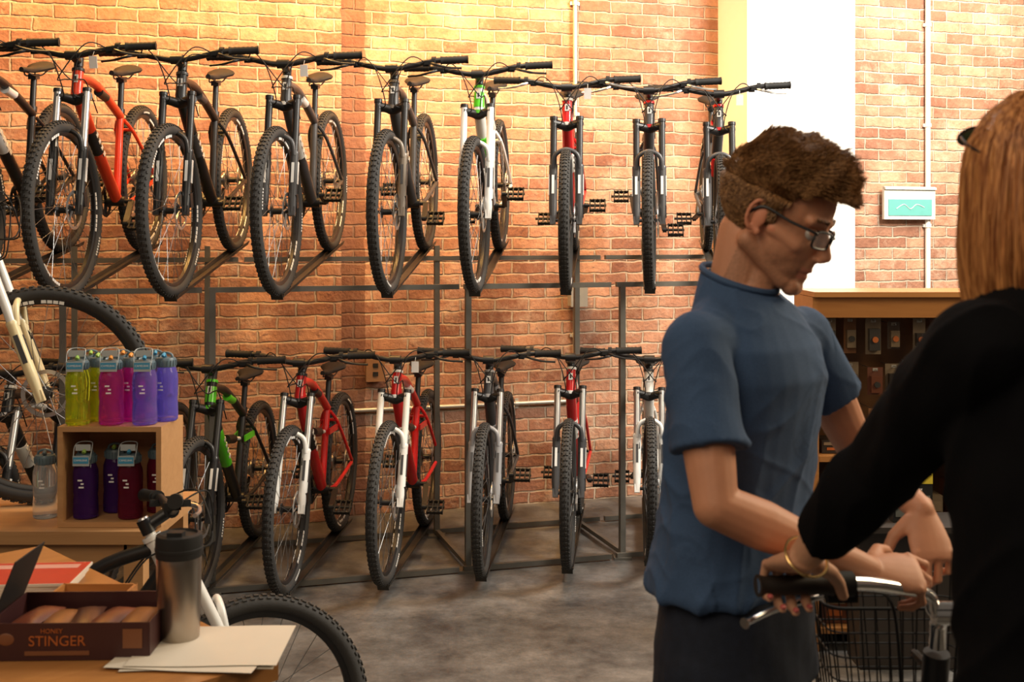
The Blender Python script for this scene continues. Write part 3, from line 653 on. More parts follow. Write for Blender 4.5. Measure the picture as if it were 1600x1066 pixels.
for z in(.433,.773,.093):
    for c in range(6):
        x=gx0+.09+c*.128
        m=MB(); hgt=.12+.05*((c*7+int(z*10))%3)
        if z==.773: hgt*=.3
        m.box((0,0,hgt/2),(.10,.12,hgt)); m.box((0,-.061,hgt*.75),(.085,.002,hgt*.22),1); m.box((0,-.061,hgt*.35),(.06,.002,hgt*.2),2)
        i1=rr_.randrange(6)
        make('product_box',m,[mat('boxc_%d'%i1,cols[i1],.4),mat('box_lbl',(.22,.16,.10),.5),orm],None,Matrix.Translation((x,gy+.12,z)),False,label='small boxed bicycle accessory standing on a shelf',category='box',group='product boxes on the display stand')
kp=MB(); kp.box((0,0,.11),(.15,.05,.22)); kp.box((0,-.026,.18),(.15,.003,.07),1); kp.box((0,-.026,.06),(.13,.003,.08),2)
kpo=make('lock_package',kp,[matteblack,mat('lock_yellow',(.70,.55,.05),.4),mat('lock_grey',(.12,.13,.12),.4)],None,Matrix.Translation((1.515,4.38,.561)),False,label='black and yellow boxed bicycle lock on the display',category='package')
text_mesh('package_text','KRYPTONITE',.024,matteblack,kpo,Matrix.Translation((0,-.028,.185))@Matrix.Rotation(pi/2,4,'X'))
text_mesh('package_text','KryptoFlex',.016,whitedec,kpo,Matrix.Translation((0,-.0265,.125))@Matrix.Rotation(pi/2,4,'X'))
kq=MB(); kq.box((1.535,4.40,.548),(.5,.24,.022)); kq.box((1.535,4.44,.27),(.44,.16,.53)); make('display_plinth',kq,mat('dark_cabinet',(.025,.018,.014),.6),None,None,False,label='low dark plinth in front of the accessory stand',category='plinth')

# ------------------------------------------------------------------ PEOPLE
def remesh(mb,voxel,sm,name):
    me=bpy.data.meshes.new(name); me.from_pydata(mb.v,[],mb.f); me.update()
    o=bpy.data.objects.new('tmp',me); COL.objects.link(o)
    r=o.modifiers.new('r','REMESH'); r.mode='VOXEL'; r.voxel_size=voxel; r.use_smooth_shade=True
    s=o.modifiers.new('s','SMOOTH'); s.factor=.5; s.iterations=sm
    dg=bpy.context.evaluated_depsgraph_get(); dg.update()
    out=bpy.data.meshes.new_from_object(o.evaluated_get(dg)); bpy.data.objects.remove(o); out.name=name
    out.polygons.foreach_set('use_smooth',[True]*len(out.polygons)); return out
def displace(me,fn):
    n=len(me.vertices); co=[0.0]*(n*3); no=[0.0]*(n*3)
    me.vertices.foreach_get('co',co); me.vertex_normals.foreach_get('vector',no)
    for i in range(n):
        p=V(co[3*i:3*i+3]); q=V(no[3*i:3*i+3]); d=fn(p,q)
        if isinstance(d,float) or isinstance(d,int): d=q*d
        co[3*i]=p.x+d.x; co[3*i+1]=p.y+d.y; co[3*i+2]=p.z+d.z
    me.vertices.foreach_set('co',co); me.update()
def color(me,fn):
    ca=me.color_attributes.new('Col','FLOAT_COLOR','POINT')
    buf=[]
    for v in me.vertices: c=fn(v.co); buf+= [c[0],c[1],c[2],1]
    ca.data.foreach_set('color',buf)
def torso(mb,rs,a,b,grow=0,seg=28):
    R=[]
    for q in rs:
        x,y,z,hw,hd=q[:5]; tl=q[5] if len(q)>5 else 0
        ring=[]
        for k in range(seg):
            t=2*pi*k/seg; c=math.cos(t); s=math.sin(t); e=.85
            ss=math.copysign(abs(s)**e,s)
            ring.append(V((x,y,z-tl*ss))+a*(math.copysign(abs(c)**e,c)*(hw+grow))+b*(ss*(hd+grow)))
        R.append(ring)
    mb.rings(R)
def basis(f,u):
    f=V(f).normalized(); l=V(u).cross(f).normalized(); u=f.cross(l).normalized()
    return Matrix((f,l,u)).transposed()
def head(mb,C,R):
    P=lambda x,y,z: C+R@V((x,y,z))
    mb.ell(P(-.012,0,.035),R,(.098,.076,.088),28,18)
    mb.ell(P(.020,0,-.02),R,(.066,.062,.085),24,16)
    mb.ell(P(.040,0,-.060),R,(.043,.046,.045),20,12)
    for y in(-1,1):
        mb.capsule(P(-.020,y*.051,-.052),P(.056,y*.020,-.093),.018,.016)
        mb.capsule(P(.056,y*.042,-.026),P(.015,y*.058,-.015),.015,.014)
        mb.capsule(P(.079,y*.014,.022),P(.066,y*.046,.022),.0105,.010)
        mb.ell(P(.097,y*.010,-.037),R,(.009,.0065,.006),12,8)
        for k in range(9):
            a0=-1.2+k*.42; a1=a0+.42
            f_=lambda a:P(-.012-.017*math.cos(a)*1.0,y*(.078+.008*math.cos(a-.2)),-.004+.028*math.sin(a))
            mb.capsule(f_(a0),f_(a1),.0042,.0042,8)
        mb.ell(P(-.010,y*.076,-.005),R,(.014,.005,.024),12,8); mb.ell(P(-.004,y*.076,-.030),R,(.007,.005,.008),10,6)
    mb.capsule(P(.072,-.010,-.098),P(.072,.010,-.098),.0170,.0170)
    mb.capsule(P(.079,0,.014),P(.104,0,-.028),.0075,.0090); mb.capsule(P(.104,0,-.029),P(.090,0,-.038),.0092,.008)
    for y in(-1,1):
        mb.capsule(P(.080,y*.016,-.064),P(.0880,y*.003,-.061),.0040,.0052,10)
        mb.capsule(P(.078,y*.014,-.074),P(.0855,0,-.0745),.0040,.0052,10)
    mb.capsule(P(.070,0,-.050),P(.070,0,-.088),.0215,.0175)
def face_push(me,C,R):
    Ri=R.transposed(); Z=V((0,0,0))
    def fn(p,nn):
        d=p-C
        if d.length>.16: return Z
        q=Ri@d
        if q.x<.03: return Z
        off=0
        for y in(-.031,.031):
            r2=((q.y-y)/.017)**2+((q.z+.001)/.011)**2
            off+=-.007*math.exp(-r2*1.2)
        if q.x>.06 and abs(q.y)<.024: off+=-.0032*math.exp(-((q.z+.0685)/.0026)**2)
        return R@V((off,0,0))
    displace(me,fn)
def hand(mb,W,d,n,s,curls,scale=1.0,thumb=(.55,.35),spread=.05):
    d=V(d).normalized(); n=V(n); n=(n-d*n.dot(d)).normalized(); s0=d.cross(n); s=s0 if s0.dot(V(s))>0 else -s0
    k=scale; W=V(W); tips=[]
    rs=[]
    for t,hw,th in((-.02,.024,.018),(0,.025,.017),(.03,.034,.016),(.06,.040,.0145),(.085,.040,.0125),(.097,.034,.009)):
        rs.append([W+d*t*k+s*(hw*math.cos(a)*k)+n*(th*math.sin(a)*k) for a in [2*pi*j/18 for j in range(18)]])
    mb.rings(rs)
    L=[(.045,.027,.021),(.049,.030,.022),(.045,.028,.022),(.035,.021,.019)]
    for i in range(4):
        p=W+d*(.088-.003*abs(i-1.2))*k+s*((.032-.0215*i)*k)+n*.001
        ang=0; r=[.0087,.0088,.0083,.0074][i]*k
        dd0=(d+s*(spread*(1.5-i))).normalized()
        for j in range(3):
            ang+=curls[i%len(curls)][j]
            dd=dd0*math.cos(ang)-n*math.sin(ang)
            q=p+dd*L[i][j]*k; mb.capsule(p,q,r*(1-.06*j),r*(.92-.06*j),12); mb.ell(p,ID3,(r*1.08,)*3,10,8); p=q
        tips.append((p,dd))
    p=W+d*.020*k+s*.024*k-n*.005*k
    a1,a2=thumb
    t0=(d*.55+s*.75-n*.25).normalized(); q=p+t0*.042*k; mb.capsule(p,q,.0155*k,.0115*k,12)
    t1=(t0+d*.4-s*a1-n*.3).normalized(); q2=q+t1*.032*k; mb.capsule(q,q2,.0112*k,.0100*k,12)
    t2=(t1-s*a2*.6-n*.4).normalized(); q3=q2+t2*.024*k; mb.capsule(q2,q3,.0100*k,.0088*k,12)
    tips.append((q3,t2)); return tips,n
skin_m=attr_mat('skin',.55,.08,.2,300,.9,1.08)
def eyes_glass(C,R,parent,iris):
    for y in(-.030,.030):
        e=MB(); c=C+R@V((.0675,y,-.001)); e.ell(c,R,(.0115,.0115,.0115),20,14)
        e.ell(c+R@V((.0082,0,-.003)),R,(.0042,.0055,.0055),16,10,1); e.ell(c+R@V((.0105,0,-.003)),R,(.0022,.0026,.0026),12,8,2)
        eo=make('eye',e,[mat('eye_white',(.5,.46,.42),.25),mat('iris_'+iris,(.06,.09,.10),.2),matteblack],parent)
        l=MB(); rs=[]
        for k in range(7):
            an=rad(0+ k*16); rs.append([c+R@V((.0128*math.cos(an)*math.cos(w),.0128*math.sin(w),.0128*math.sin(an)*math.cos(w))) for w in [-1.3+2.6*j/12 for j in range(13)]])
        vs=[p for r in rs for p in r]; fs=[(i*13+j,i*13+j+1,(i+1)*13+j+1,(i+1)*13+j) for i in range(6) for j in range(12)]
        l.add(vs,fs); make('eyelid',l,mat('eyelid_skin',(.48,.22,.13),.5),eo)
def shoe(parent,p,dirv,m):
    d=V(dirv).normalized(); s=V((-d.y,d.x,0)); mb=MB(); rs=[]
    for t,w,h in((-.07,.02,.05),(-.06,.034,.08),(-.02,.037,.09),(.04,.042,.07),(.10,.048,.05),(.16,.045,.042),(.20,.03,.03),(.21,.01,.02)):
        rs.append([V(p)+d*t+s*(w*math.cos(a))+V((0,0,max(.0,h*.5+h*.5*math.sin(a)))) for a in [2*pi*j/16 for j in range(16)]])
    mb.rings(rs); make('shoe',mb,m,parent)

# ---- man
a=V((.64,.77,0)).normalized(); b=V((.77,-.64,0)).normalized()
man_root=empty('person',Matrix.Translation((.40,2.06,0)),label='man in blue t-shirt and dark jeans bending over handlebars',category='person')
Minv=Matrix.Translation((-.40,-2.06,0))
HC=V((.460,1.99,1.680)); ph=rad(62); pt=rad(25)
hf=V((math.sin(ph)*math.cos(pt),-math.cos(ph)*math.cos(pt),-math.sin(pt))); hu=V((math.sin(ph)*math.sin(pt),-math.cos(ph)*math.sin(pt),math.cos(pt)))
HR=basis(hf,hu)
TR=[(.400,2.055,.90,.160,.110),(.400,2.055,1.02,.145,.102),(.402,2.055,1.15,.136,.098),(.41,2.045,1.28,.146,.104),(.42,2.03,1.40,.155,.110),(.42,2.02,1.455,.145,.093),(.415,2.015,1.510,.105,.072),(.40,2.012,1.56,.054,.052)]
RS=V((.303,1.895,1.468)); RE=V((.318,1.80,1.226)); RW=V((.580,1.880,1.102))
LS=V((.535,2.130,1.462)); LE=V((.668,2.235,1.232)); LW=V((.733,2.065,1.155))
m=MB(); torso(m,TR,a,b)
m.capsule((.392,2.02,1.53),HC+HR@V((-.040,0,-.05)),.053,.048,20)
m.capsule((.415,2.0,1.53),HC+HR@V((-.002,0,-.082)),.042,.036,20)
for S_ in(RS,LS): m.capsule((.395,2.02,1.550),V((.40,2.02,1.47)).lerp(S_,.7),.045,.045)
head(m,HC,HR)
for S_,E_,W_ in((RS,RE,RW),(LS,LE,LW)):
    m.capsule(V((.42,2.02,1.46)).lerp(S_,.6),S_,.050,.051); m.capsule(S_,S_.lerp(E_,.45),.051,.046); m.capsule(S_.lerp(E_,.45),E_,.046,.036)
    m.capsule(E_,E_.lerp(W_,.3),.036,.040); m.capsule(E_.lerp(W_,.3),E_.lerp(W_,.75),.040,.028); m.capsule(E_.lerp(W_,.75),W_,.028,.024)
hips=[V((.400,2.055,.90))-a*.09,V((.400,2.055,.90))+a*.09]; feet=[V((.34,1.98,.09)),V((.47,2.16,.09))]
for hp,ft in zip(hips,feet):
    kn=hp.lerp(ft,.5)+b*.03; m.capsule(hp,kn,.085,.055); m.capsule(kn,kn.lerp(ft,.35),.052,.056); m.capsule(kn.lerp(ft,.35),ft,.056,.035); m.capsule(ft-V((0,0,.03)),ft+b*.13-V((0,0,.05)),.035,.028)
dr=V((.93,.16,-.12)).normalized()
tR,nR=hand(m,RW,dr,(-.05,-.60,.78),(.0,.6,.75),[(.45,.85,.5),(.65,.95,.6),(.85,1.05,.7),(1.05,1.1,.7)],.98,(.3,.5),.06)
dl=V((.03,-.62,-.78)).normalized()
tL,nL=hand(m,LW,dl,(.1,-.78,.62),(-1,0,.1),[(.35,.8,.5),(.55,.9,.5),(.75,1.0,.6),(.9,1.0,.6)],.98,(.2,.4),.06)
bm=remesh(m,.0032,3,'body'); face_push(bm,HC,HR)
HRi=HR.transposed()
def man_col(p):
    c=[.62,.285,.16]
    q=HRi@(p-HC)
    n_=noise.noise(p*25)*.5+.5
    if q.length<.17:
        if q.x>-.03 and q.z<-.03 and (q.z>-.14):
            k=min(1,(-.03-q.z)/.03)*.55*(.8+.5*noise.noise(p*260))
            if abs(q.y)<.020 and q.x>.07 and -.079<q.z<-.059: c=[.53,.20,.13]
            else: c=[c[i]*(1-k)+(.24,.12,.065)[i]*k for i in range(3)]
        if abs(q.y)>.07 and abs(q.z)<.05: c=[.64,.25,.14]
    return [x*(.93+.14*n_) for x in c]
color(bm,man_col); bm.materials.append(skin_m)
man=make('body',bm,None,man_root,Minv)
eyes_glass(HC,HR,man,'grey')
s_=MB()
SR=[(.393,2.06,1.025,.165,.114),(.395,2.058,1.04,.167,.116),(.397,2.056,1.10,.158,.112),(.401,2.055,1.18,.146,.107),(.408,2.045,1.28,.149,.109),(.42,2.03,1.40,.155,.112),(.42,2.02,1.455,.148,.096),(.413,2.015,1.505,.116,.079,.006),(.404,2.013,1.545,.084,.068,.014),(.397,2.013,1.570,.062,.057,.022)]
torso(s_,SR,a,b,.007)
for S_ in(RS,LS): s_.capsule((.395,2.020,1.540),V((.40,2.02,1.475)).lerp(S_,.8),.048,.053)
sle_r=RS.lerp(RE,.66); sle_l=LS.lerp(LE,.50)
for S_,e in((RS,sle_r),(LS,sle_l)):
    s_.capsule(V((.42,2.02,1.455)).lerp(S_,.5),S_,.056,.0565,20)
    d=(e-S_).normalized(); s_.path([S_-d*.01,S_.lerp(e,.5),e-d*.01,e],[.0565,.057,.059,.060],24)
sm=remesh(s_,.0042,4,'t_shirt')
def fold(p,sc,dirv):
    d=V(dirv).normalized(); q=p-d*(p.dot(d)*.85)
    return max(0,1-abs(noise.noise(q*sc))*2.4)
def shirt_disp(p,n_):
    la=(p-V((.405,2.05,0))).dot(a); w=0
    low=max(0,min(1,(1.47-p.z)/.22))
    w+=fold(p,12,a*.9+V((0,0,.55)))**2*.0065*low
    w+=fold(p+V((5,2,1)),8,V((0,0,1))+a*.35)**2*.0065*low
    w+=fold(p+V((2,8,4)),18,a-V((0,0,.5)))**3*.002
    w+=noise.noise(p*6)*.005*low
    if abs(la)>.16: w+=fold(p+V((1,7,3)),13,a*.6+V((0,0,-.8)))**2*.0045
    return w-.002
displace(sm,shirt_disp)
def shirt_col(p):
    c=(.050,.100,.205)
    q=p-V((.405,2.05,1.30)); fx=q.dot(b); 
    if fx>.05:
        la=q.dot(a)-.03; lz=q.z-.03
        r=math.hypot(la,lz)
        if abs(r-.075)<.003 or abs(r-.05)<.0025 or (r<.07 and noise.noise(p*60)>.15): c=(.040,.083,.172)
    k=.95+.2*noise.noise(p*9); return tuple(x*k for x in c)
color(sm,shirt_col); sm.materials.append(attr_mat('blue_cotton',.92,0,.5,600,.7,1.3,420)); make('t_shirt',sm,None,man_root,Minv)
cl=MB(); nc=V((.397,2.013,1.573))
cl.path([nc+a*math.cos(t)*.068+b*math.sin(t)*.063+V((0,0,-.023*math.sin(t))) for t in [2*pi*k/30 for k in range(31)]],.006,8)
make('collar',cl,mat('blue_rib',(.045,.09,.18),.85),man_root,Minv)
j=MB(); JR=[(.400,2.055,.86,.168,.120),(.398,2.056,.93,.165,.116),(.400,2.056,1.04,.148,.106)]
torso(j,JR,a,b,.006)
for hp,ft in zip(hips,feet):
    kn=hp.lerp(ft,.5)+b*.03; j.capsule(hp,kn,.092,.070); j.path([kn+V((0,0,.02)),kn,ft-V((0,0,.04))],[.072,.072,.062],20)
jm=remesh(j,.006,4,'jeans'); displace(jm,lambda p,n_: noise.noise(p*14)*.006)
denim=mat('dark_denim',(.010,.015,.030),.85,var=.4,scale=60,bump=.4,bscale=500)
jm.materials.append(denim); make('jeans',jm,None,man_root,Minv)
for ft in feet: shoe(man_root,ft-V((.40,2.06,.09)),b,matteblack)
def scalp(C,R,keep,lenf,dirf,n,m,parent,M,seg=3,rb=.00115):
    hb=MB()
    cc=V((-.012,0,.035)); rr=V((.098,.076,.088))
    sg,rg=72,46; idx={}
    vs=[];fs=[]
    for i in range(rg+1):
        th=pi*i/rg
        for k in range(sg):
            f_=2*pi*k/sg; n0=V((math.sin(th)*math.cos(f_),math.sin(th)*math.sin(f_),math.cos(th))); g=.0035
            p=cc+V((n0.x*(rr.x+g),n0.y*(rr.y+g*.7),n0.z*(rr.z+g)))
            idx[i,k]=(len(vs),keep(p,.006)); vs.append(C+R@p)
    for i in range(rg):
        for k in range(sg):
            q=[idx[i,k],idx[i+1,k],idx[i+1,(k+1)%sg],idx[i,(k+1)%sg]]
            if all(t[1] for t in q): fs.append(tuple(t[0] for t in q))
    hb.add(vs,fs)
    for i in range(n):
        z=1-2*(i+.5)/n; f_=i*2.39996; r=math.sqrt(1-z*z); n0=V((r*math.cos(f_),r*math.sin(f_),z))
        p=cc+V((n0.x*(rr.x+.001),n0.y*(rr.y+.001),n0.z*(rr.z+.002)))
        if not keep(p,random.uniform(-.003,.004)): continue
        cx=V((noise.noise(p*34),noise.noise(p*34+V((9,0,0))),noise.noise(p*34+V((0,9,0)))))
        L=lenf(p)*random.uniform(.7,1.15)*(1+.3*noise.noise(p*40)); d0=(n0*1.0+dirf(p)*.5+cx*.35+V([random.uniform(-.1,.1) for _ in range(3)])).normalized(); d1=(n0*.30+dirf(p)*1.0+cx*.55+V([random.uniform(-.16,.16) for _ in range(3)])).normalized()
        pts=[p,p+d0*L*.4,p+d0*L*.4+d1*L*.6]
        hb.path([C+R@q for q in pts],[rb,rb*.9,rb*.3],seg,caps=False)
    return make('hair',hb,m,parent,M,ang=180)
def keep(p,e):
    if p.x>.02:
        hl=.062+ (p.x-.05)*.15 if p.x>.045 else .03+(p.x-.02)*1.2
        return p.z>hl+e
    if p.x>-.032: return p.z>.020+e or (p.x>.0 and p.x<.016 and p.z>-.014+e)
    return p.z>-.070+e
def lenf(p):
    L=.010+.026*max(0,min(1,(p.z-.02)/.08))+(.012 if p.x>.03 else 0)
    return L*(.75 if p.z<0 else 1)
dirf=lambda p: V((.70 if p.z>.05 else -.25,.10*(1 if p.y>0 else -1),-.9 if p.z<.04 else (.30 if p.x<.05 else .10)))
brownh=hair_mat('brown_hair',(.14,.062,.022),(.44,.23,.09),(90,90,90))
scalp(HC,HR,keep,lenf,dirf,46000,brownh,man_root,Minv)
for y in(-1,1):
    eb=MB()
    for k in range(46):
        t=k/45; p=V((.088-.014*t**1.5,y*(.013+.036*t),.0235+.006*math.sin(t*2.4)+random.uniform(-.003,.003))); d=V((-.1,y*.8,.35-.6*t)).normalized()
        eb.path([HC+HR@p,HC+HR@(p+V((.002,0,0))+d*.009)],[.0010,.0003],4,caps=False)
    make('eyebrow',eb,brownh,man_root,Minv)
gl=MB(); P=lambda x,y,z: HC+HR@V((x,y,z))
def lens_pt(y,t,sx,sz,dx=0):
    c=math.cos(t); s2=math.sin(t); px=math.copysign(abs(c)**.5,c)*sx; pz=math.copysign(abs(s2)**.5,s2)*sz
    yy=y*.034+px; return P(.101-abs(yy)*.28+dx,yy,-.003+pz)
for y in(-1,1):
    gl.path([lens_pt(y,2*pi*k/24,.0265,.0150) for k in range(25)],.0021,8)
    gl.path(catmull([P(.086,y*.060,.006),P(.082,y*.067,.008),P(.04,y*.076,.009),P(-.008,y*.082,.014),P(-.03,y*.080,-.008)],6),.0026,8)
gl.path([P(.099,-.008,.003),P(.103,0,.006),P(.099,.008,.003)],.0020,8)
glo=make('eyeglasses',gl,blackm,man_root,Minv,label='black rectangular eyeglasses')
for y in(-1,1):
    ln=MB(); ln.rings([[lens_pt(y,2*pi*k/24,.0255,.0142,-.0012) for k in range(24)],[lens_pt(y,2*pi*k/24,.0255,.0142,0) for k in range(24)]])
    make('lens',ln,mat('lens_glass',(.85,.88,.9),.03,trans=.95,var=.01),glo,ang=30)

# ---- woman
wa=V((.89,.45,0)).normalized(); wb_=V((-.45,.89,0)).normalized()
wroot=empty('person',Matrix.Translation((.68,1.38,0)),label='woman with long copper hair in black top holding a handlebar',category='person')
Wi=Matrix.Translation((-.68,-1.38,0))
WC=V((.652,1.42,1.695)); wf=V((-.50,.84,-.20)); WR=basis(wf,V((0,0,1)))
WT=[(.68,1.37,.88,.175,.115),(.68,1.37,1.0,.160,.105),(.68,1.37,1.12,.140,.092),(.68,1.37,1.28,.150,.10),(.68,1.38,1.42,.158,.105),(.675,1.385,1.51,.150,.088),(.665,1.39,1.56,.100,.068),(.655,1.395,1.60,.052,.05)]
WS=V((.535,1.315,1.520)); WE=V((.500,1.545,1.345)); WW=V((.430,1.708,1.168))
WS2=V((.80,1.45,1.505)); WE2=V((.92,1.60,1.30)); WW2=V((1.005,1.700,1.172))
m=MB(); torso(m,WT,wa,wb_)
m.capsule((.657,1.393,1.56),WC+WR@V((-.02,0,-.08)),.048,.045,18); head(m,WC,WR)
for S_,E_,W_ in((WS,WE,WW),(WS2,WE2,WW2)):
    m.capsule(V((.67,1.385,1.49)).lerp(S_,.6),S_,.045,.046); m.capsule(S_,E_,.043,.034); m.capsule(E_,E_.lerp(W_,.3),.034,.035); m.capsule(E_.lerp(W_,.3),W_,.035,.0225)
wh=[V((.68,1.37,.88))-wa*.09,V((.68,1.37,.88))+wa*.09]; wfeet=[V((.58,1.30,.09)),V((.80,1.42,.09))]
for hp,ft in zip(wh,wfeet):
    kn=hp.lerp(ft,.5)+wb_*.02; m.capsule(hp,kn,.085,.052); m.capsule(kn,kn.lerp(ft,.35),.05,.053); m.capsule(kn.lerp(ft,.35),ft,.053,.032); m.capsule(ft-V((0,0,.03)),ft+wb_*.12-V((0,0,.055)),.032,.024)
tW,nW=hand(m,WW,(-.05,.92,-.36),(.0,.3,1),(1,0,0),[(.65,1.1,.8),(.72,1.15,.8),(.78,1.15,.8),(.85,1.15,.8)],1.0,(.05,.2),.06)
tW2,_=hand(m,WW2,(.02,.92,-.36),(.0,.3,1),(-1,0,0),[(.75,1.15,.8)]*4,1.0,(.05,.2),.02)
wbm=remesh(m,.0034,3,'body'); face_push(wbm,WC,WR)
color(wbm,lambda p:[x*(.95+.1*noise.noise(p*25)) for x in (.68,.36,.22)]); wbm.materials.append(skin_m)
wbody=make('body',wbm,None,wroot,Wi); eyes_glass(WC,WR,wbody,'grey')
redn=mat('pink_nail',(.50,.10,.09),.3)
for (p,d) in tW:
    nl=MB(); nl.ell(p+V((0,-.002,.004)),ID3,(.0050,.0062,.0040),12,8)
    make('fingernail',nl,redn,wroot,Wi)
tp=MB(); torso(tp,WT[0:8],wa,wb_,.016)
for S_,E_,W_ in((WS,WE,WW),(WS2,WE2,WW2)):
    tp.capsule(V((.67,1.385,1.495)).lerp(S_,.5),S_,.058,.060,20); tp.capsule(S_,S_.lerp(E_,.5),.060,.056,20); tp.capsule(S_.lerp(E_,.5),E_,.056,.049,20); d=(W_-E_).normalized()
    tp.path([E_-d*.01,E_+d*.08,W_-d*.085,W_-d*.055],[.048,.048,.038,.036],20)
tm=remesh(tp,.005,4,'black_top')
displace(tm,lambda p,n_: noise.noise(V((p.x*9,p.y*9,p.z*14)))*.008+fold(p,12,(0.2,.6,-.7))**2*.007)
tm.materials.append(mat('black_jersey',(.005,.005,.006),.95,var=.2,bump=.3,spec=.1)); make('black_top',tm,None,wroot,Wi)
tj=MB(); torso(tj,[(.68,1.37,.82,.17,.12),(.68,1.37,.95,.17,.115)],wa,wb_,.008)
for hp,ft in zip(wh,wfeet):
    kn=hp.lerp(ft,.5)+wb_*.02; tj.capsule(hp,kn,.095,.065); tj.path([kn+V((0,0,.02)),kn,ft-V((0,0,.04))],[.066,.066,.05],18)
tjm=remesh(tj,.007,3,'trousers'); tjm.materials.append(mat('black_trouser',(.01,.01,.012),.85)); make('trousers',tjm,None,wroot,Wi)
for ft in wfeet: shoe(wroot,ft-V((.68,1.38,.09)),wb_,matteblack)
br=MB(); wd=(WE-WW).normalized(); c=WW+wd*.014; ux=wd.orthogonal().normalized(); uy=wd.cross(ux)
br.path([c+ux*math.cos(t)*.033+uy*math.sin(t)*.033-V((0,0,.004)) for t in [2*pi*k/30 for k in range(31)]],.0022,8)
make('bracelet',br,gold,wroot,Wi)
wh_m=hair_mat('copper_hair',(.26,.080,.020),(.74,.34,.11),(120,120,3))
hb=MB()
cc=WC+WR@V((-.015,0,.02)); fdir=V((wf.x,wf.y,0)).normalized(); ldir=V((-fdir.y,fdir.x,0))
def hp_(th,ph_,g):
    hd=fdir*math.cos(th)+ldir*math.sin(th)
    rx=.108+g; ry=.088+g; r=1/math.sqrt((math.cos(th)/rx)**2+(math.sin(th)/ry)**2)
    if ph_<=1: return cc+hd*r*math.sin(ph_*pi/2)+V((0,0,(.108+g)*math.cos(ph_*pi/2)))
    q=ph_-1; return cc+hd*(r*(1-.06*q*q+.07*math.sin(q*3)))+V((0,0,-.17*q))
rsl=[]
segs=40
for i in range(15):
    ph_=.06+i*(1.52/14); ring=[]
    for k in range(segs):
        th=2*pi*k/segs
        p=hp_(th,ph_,-.009)
        if ph_>.55:
            dth=abs((th+pi)%(2*pi)-pi)
            if dth<.75: p=cc+V((0,0,p.z-cc.z))+V((p.x-cc.x,p.y-cc.y,0))*(.55 if dth<.5 else .72)
        ring.append(p)
    rsl.append(ring)
hb.rings(rsl)
for i in range(5200):
    th=random.uniform(.72,2*pi-.72); cl_=noise.noise(V((th*4,0,0))); cl2=noise.noise(V((th*10,5,0)))
    g=random.uniform(-.008,.003)+cl_*.006+cl2*.003; e=random.uniform(1.55,2.15)+cl2*.30+cl_*.2; sway=random.uniform(-.05,.05)+cl_*.22+cl2*.08
    s0=random.uniform(.02,.8) if random.random()<.5 else .02
    ww=random.uniform(.6,1.1)
    pts=[hp_(th+sway*(q/8)**2,s0+(e-s0)*q/8,g-(.003 if q==0 else 0)+.002*math.sin(q*1.1+cl2*5)) for q in range(9)]
    hb.path(pts,[.0008*ww]+[.0014*ww]*5+[.0012*ww,.0009*ww,.0003],3,caps=False)
for i in range(700):
    th=random.uniform(-.72,.72); pts=[hp_(th+(1 if th>0 else -1)*.8*(q/5)**2,.02+.62*q/5,random.uniform(-.003,.003)) for q in range(6)]
    hb.path(pts,[.0010]+[.0015]*4+[.0010],3,caps=False)
make('hair',hb,wh_m,wroot,Wi,ang=180)
sgm=MB()
for y in(-1,1):
    c=WC+WR@V((.060,y*.029,.094)); Rs=WR@Matrix.Rotation(rad(-52),3,'Y'); sgm.ell(c,Rs,(.003,.023,.013),20,12,1)
    sgm.path([c+Rs@V((0,.024*math.cos(t),.014*math.sin(t))) for t in [2*pi*k/24 for k in range(25)]],.0020,8)
    sgm.path(catmull([c+Rs@V((0,y*.023,.0)),WC+WR@V((.030,y*.076,.07)),WC+WR@V((-.01,y*.080,.04))],5),.0016,8)
make('sunglasses',sgm,[blackm,mat('green_lens',(.04,.14,.09),.1)],wroot,Wi,label='sunglasses with green lenses pushed up on the head')

# ------------------------------------------------------------------ CRUISER BIKE being worked on
cb_root=empty('bicycle',Matrix.Translation((.72,1.95,0)),label='cruiser bicycle with swept chrome handlebars and wire basket',category='bicycle')
Ci=Matrix.Translation((-.72,-1.95,0))
head_b=V((.72,1.99,.74)); head_t=V((.72,1.955,.93))
cbm=MB(); cbm.path([head_t+V((0,-.004,.02)),head_t+V((0,-.008,.06)),V((.72,1.925,1.01)),V((.72,1.915,1.02))],.014,12)
cbm.path([V((.70,1.915,1.02)),V((.74,1.915,1.02))],.02,12)
Lp=[V((.72,1.915,1.02)),V((.700,1.912,1.025)),V((.685,1.90,1.055)),V((.62,1.865,1.078)),V((.56,1.83,1.095)),V((.50,1.803,1.102)),V((.38,1.782,1.106))]
Rp=[V((1.44-p.x,p.y,p.z)) for p in Lp]
lp=catmull(Lp,7); rp=catmull(Rp,7); cbm.path(lp,.0115,14); cbm.path(rp,.0115,14)
chb=make('handlebar',cbm,chrome,cb_root,Ci)
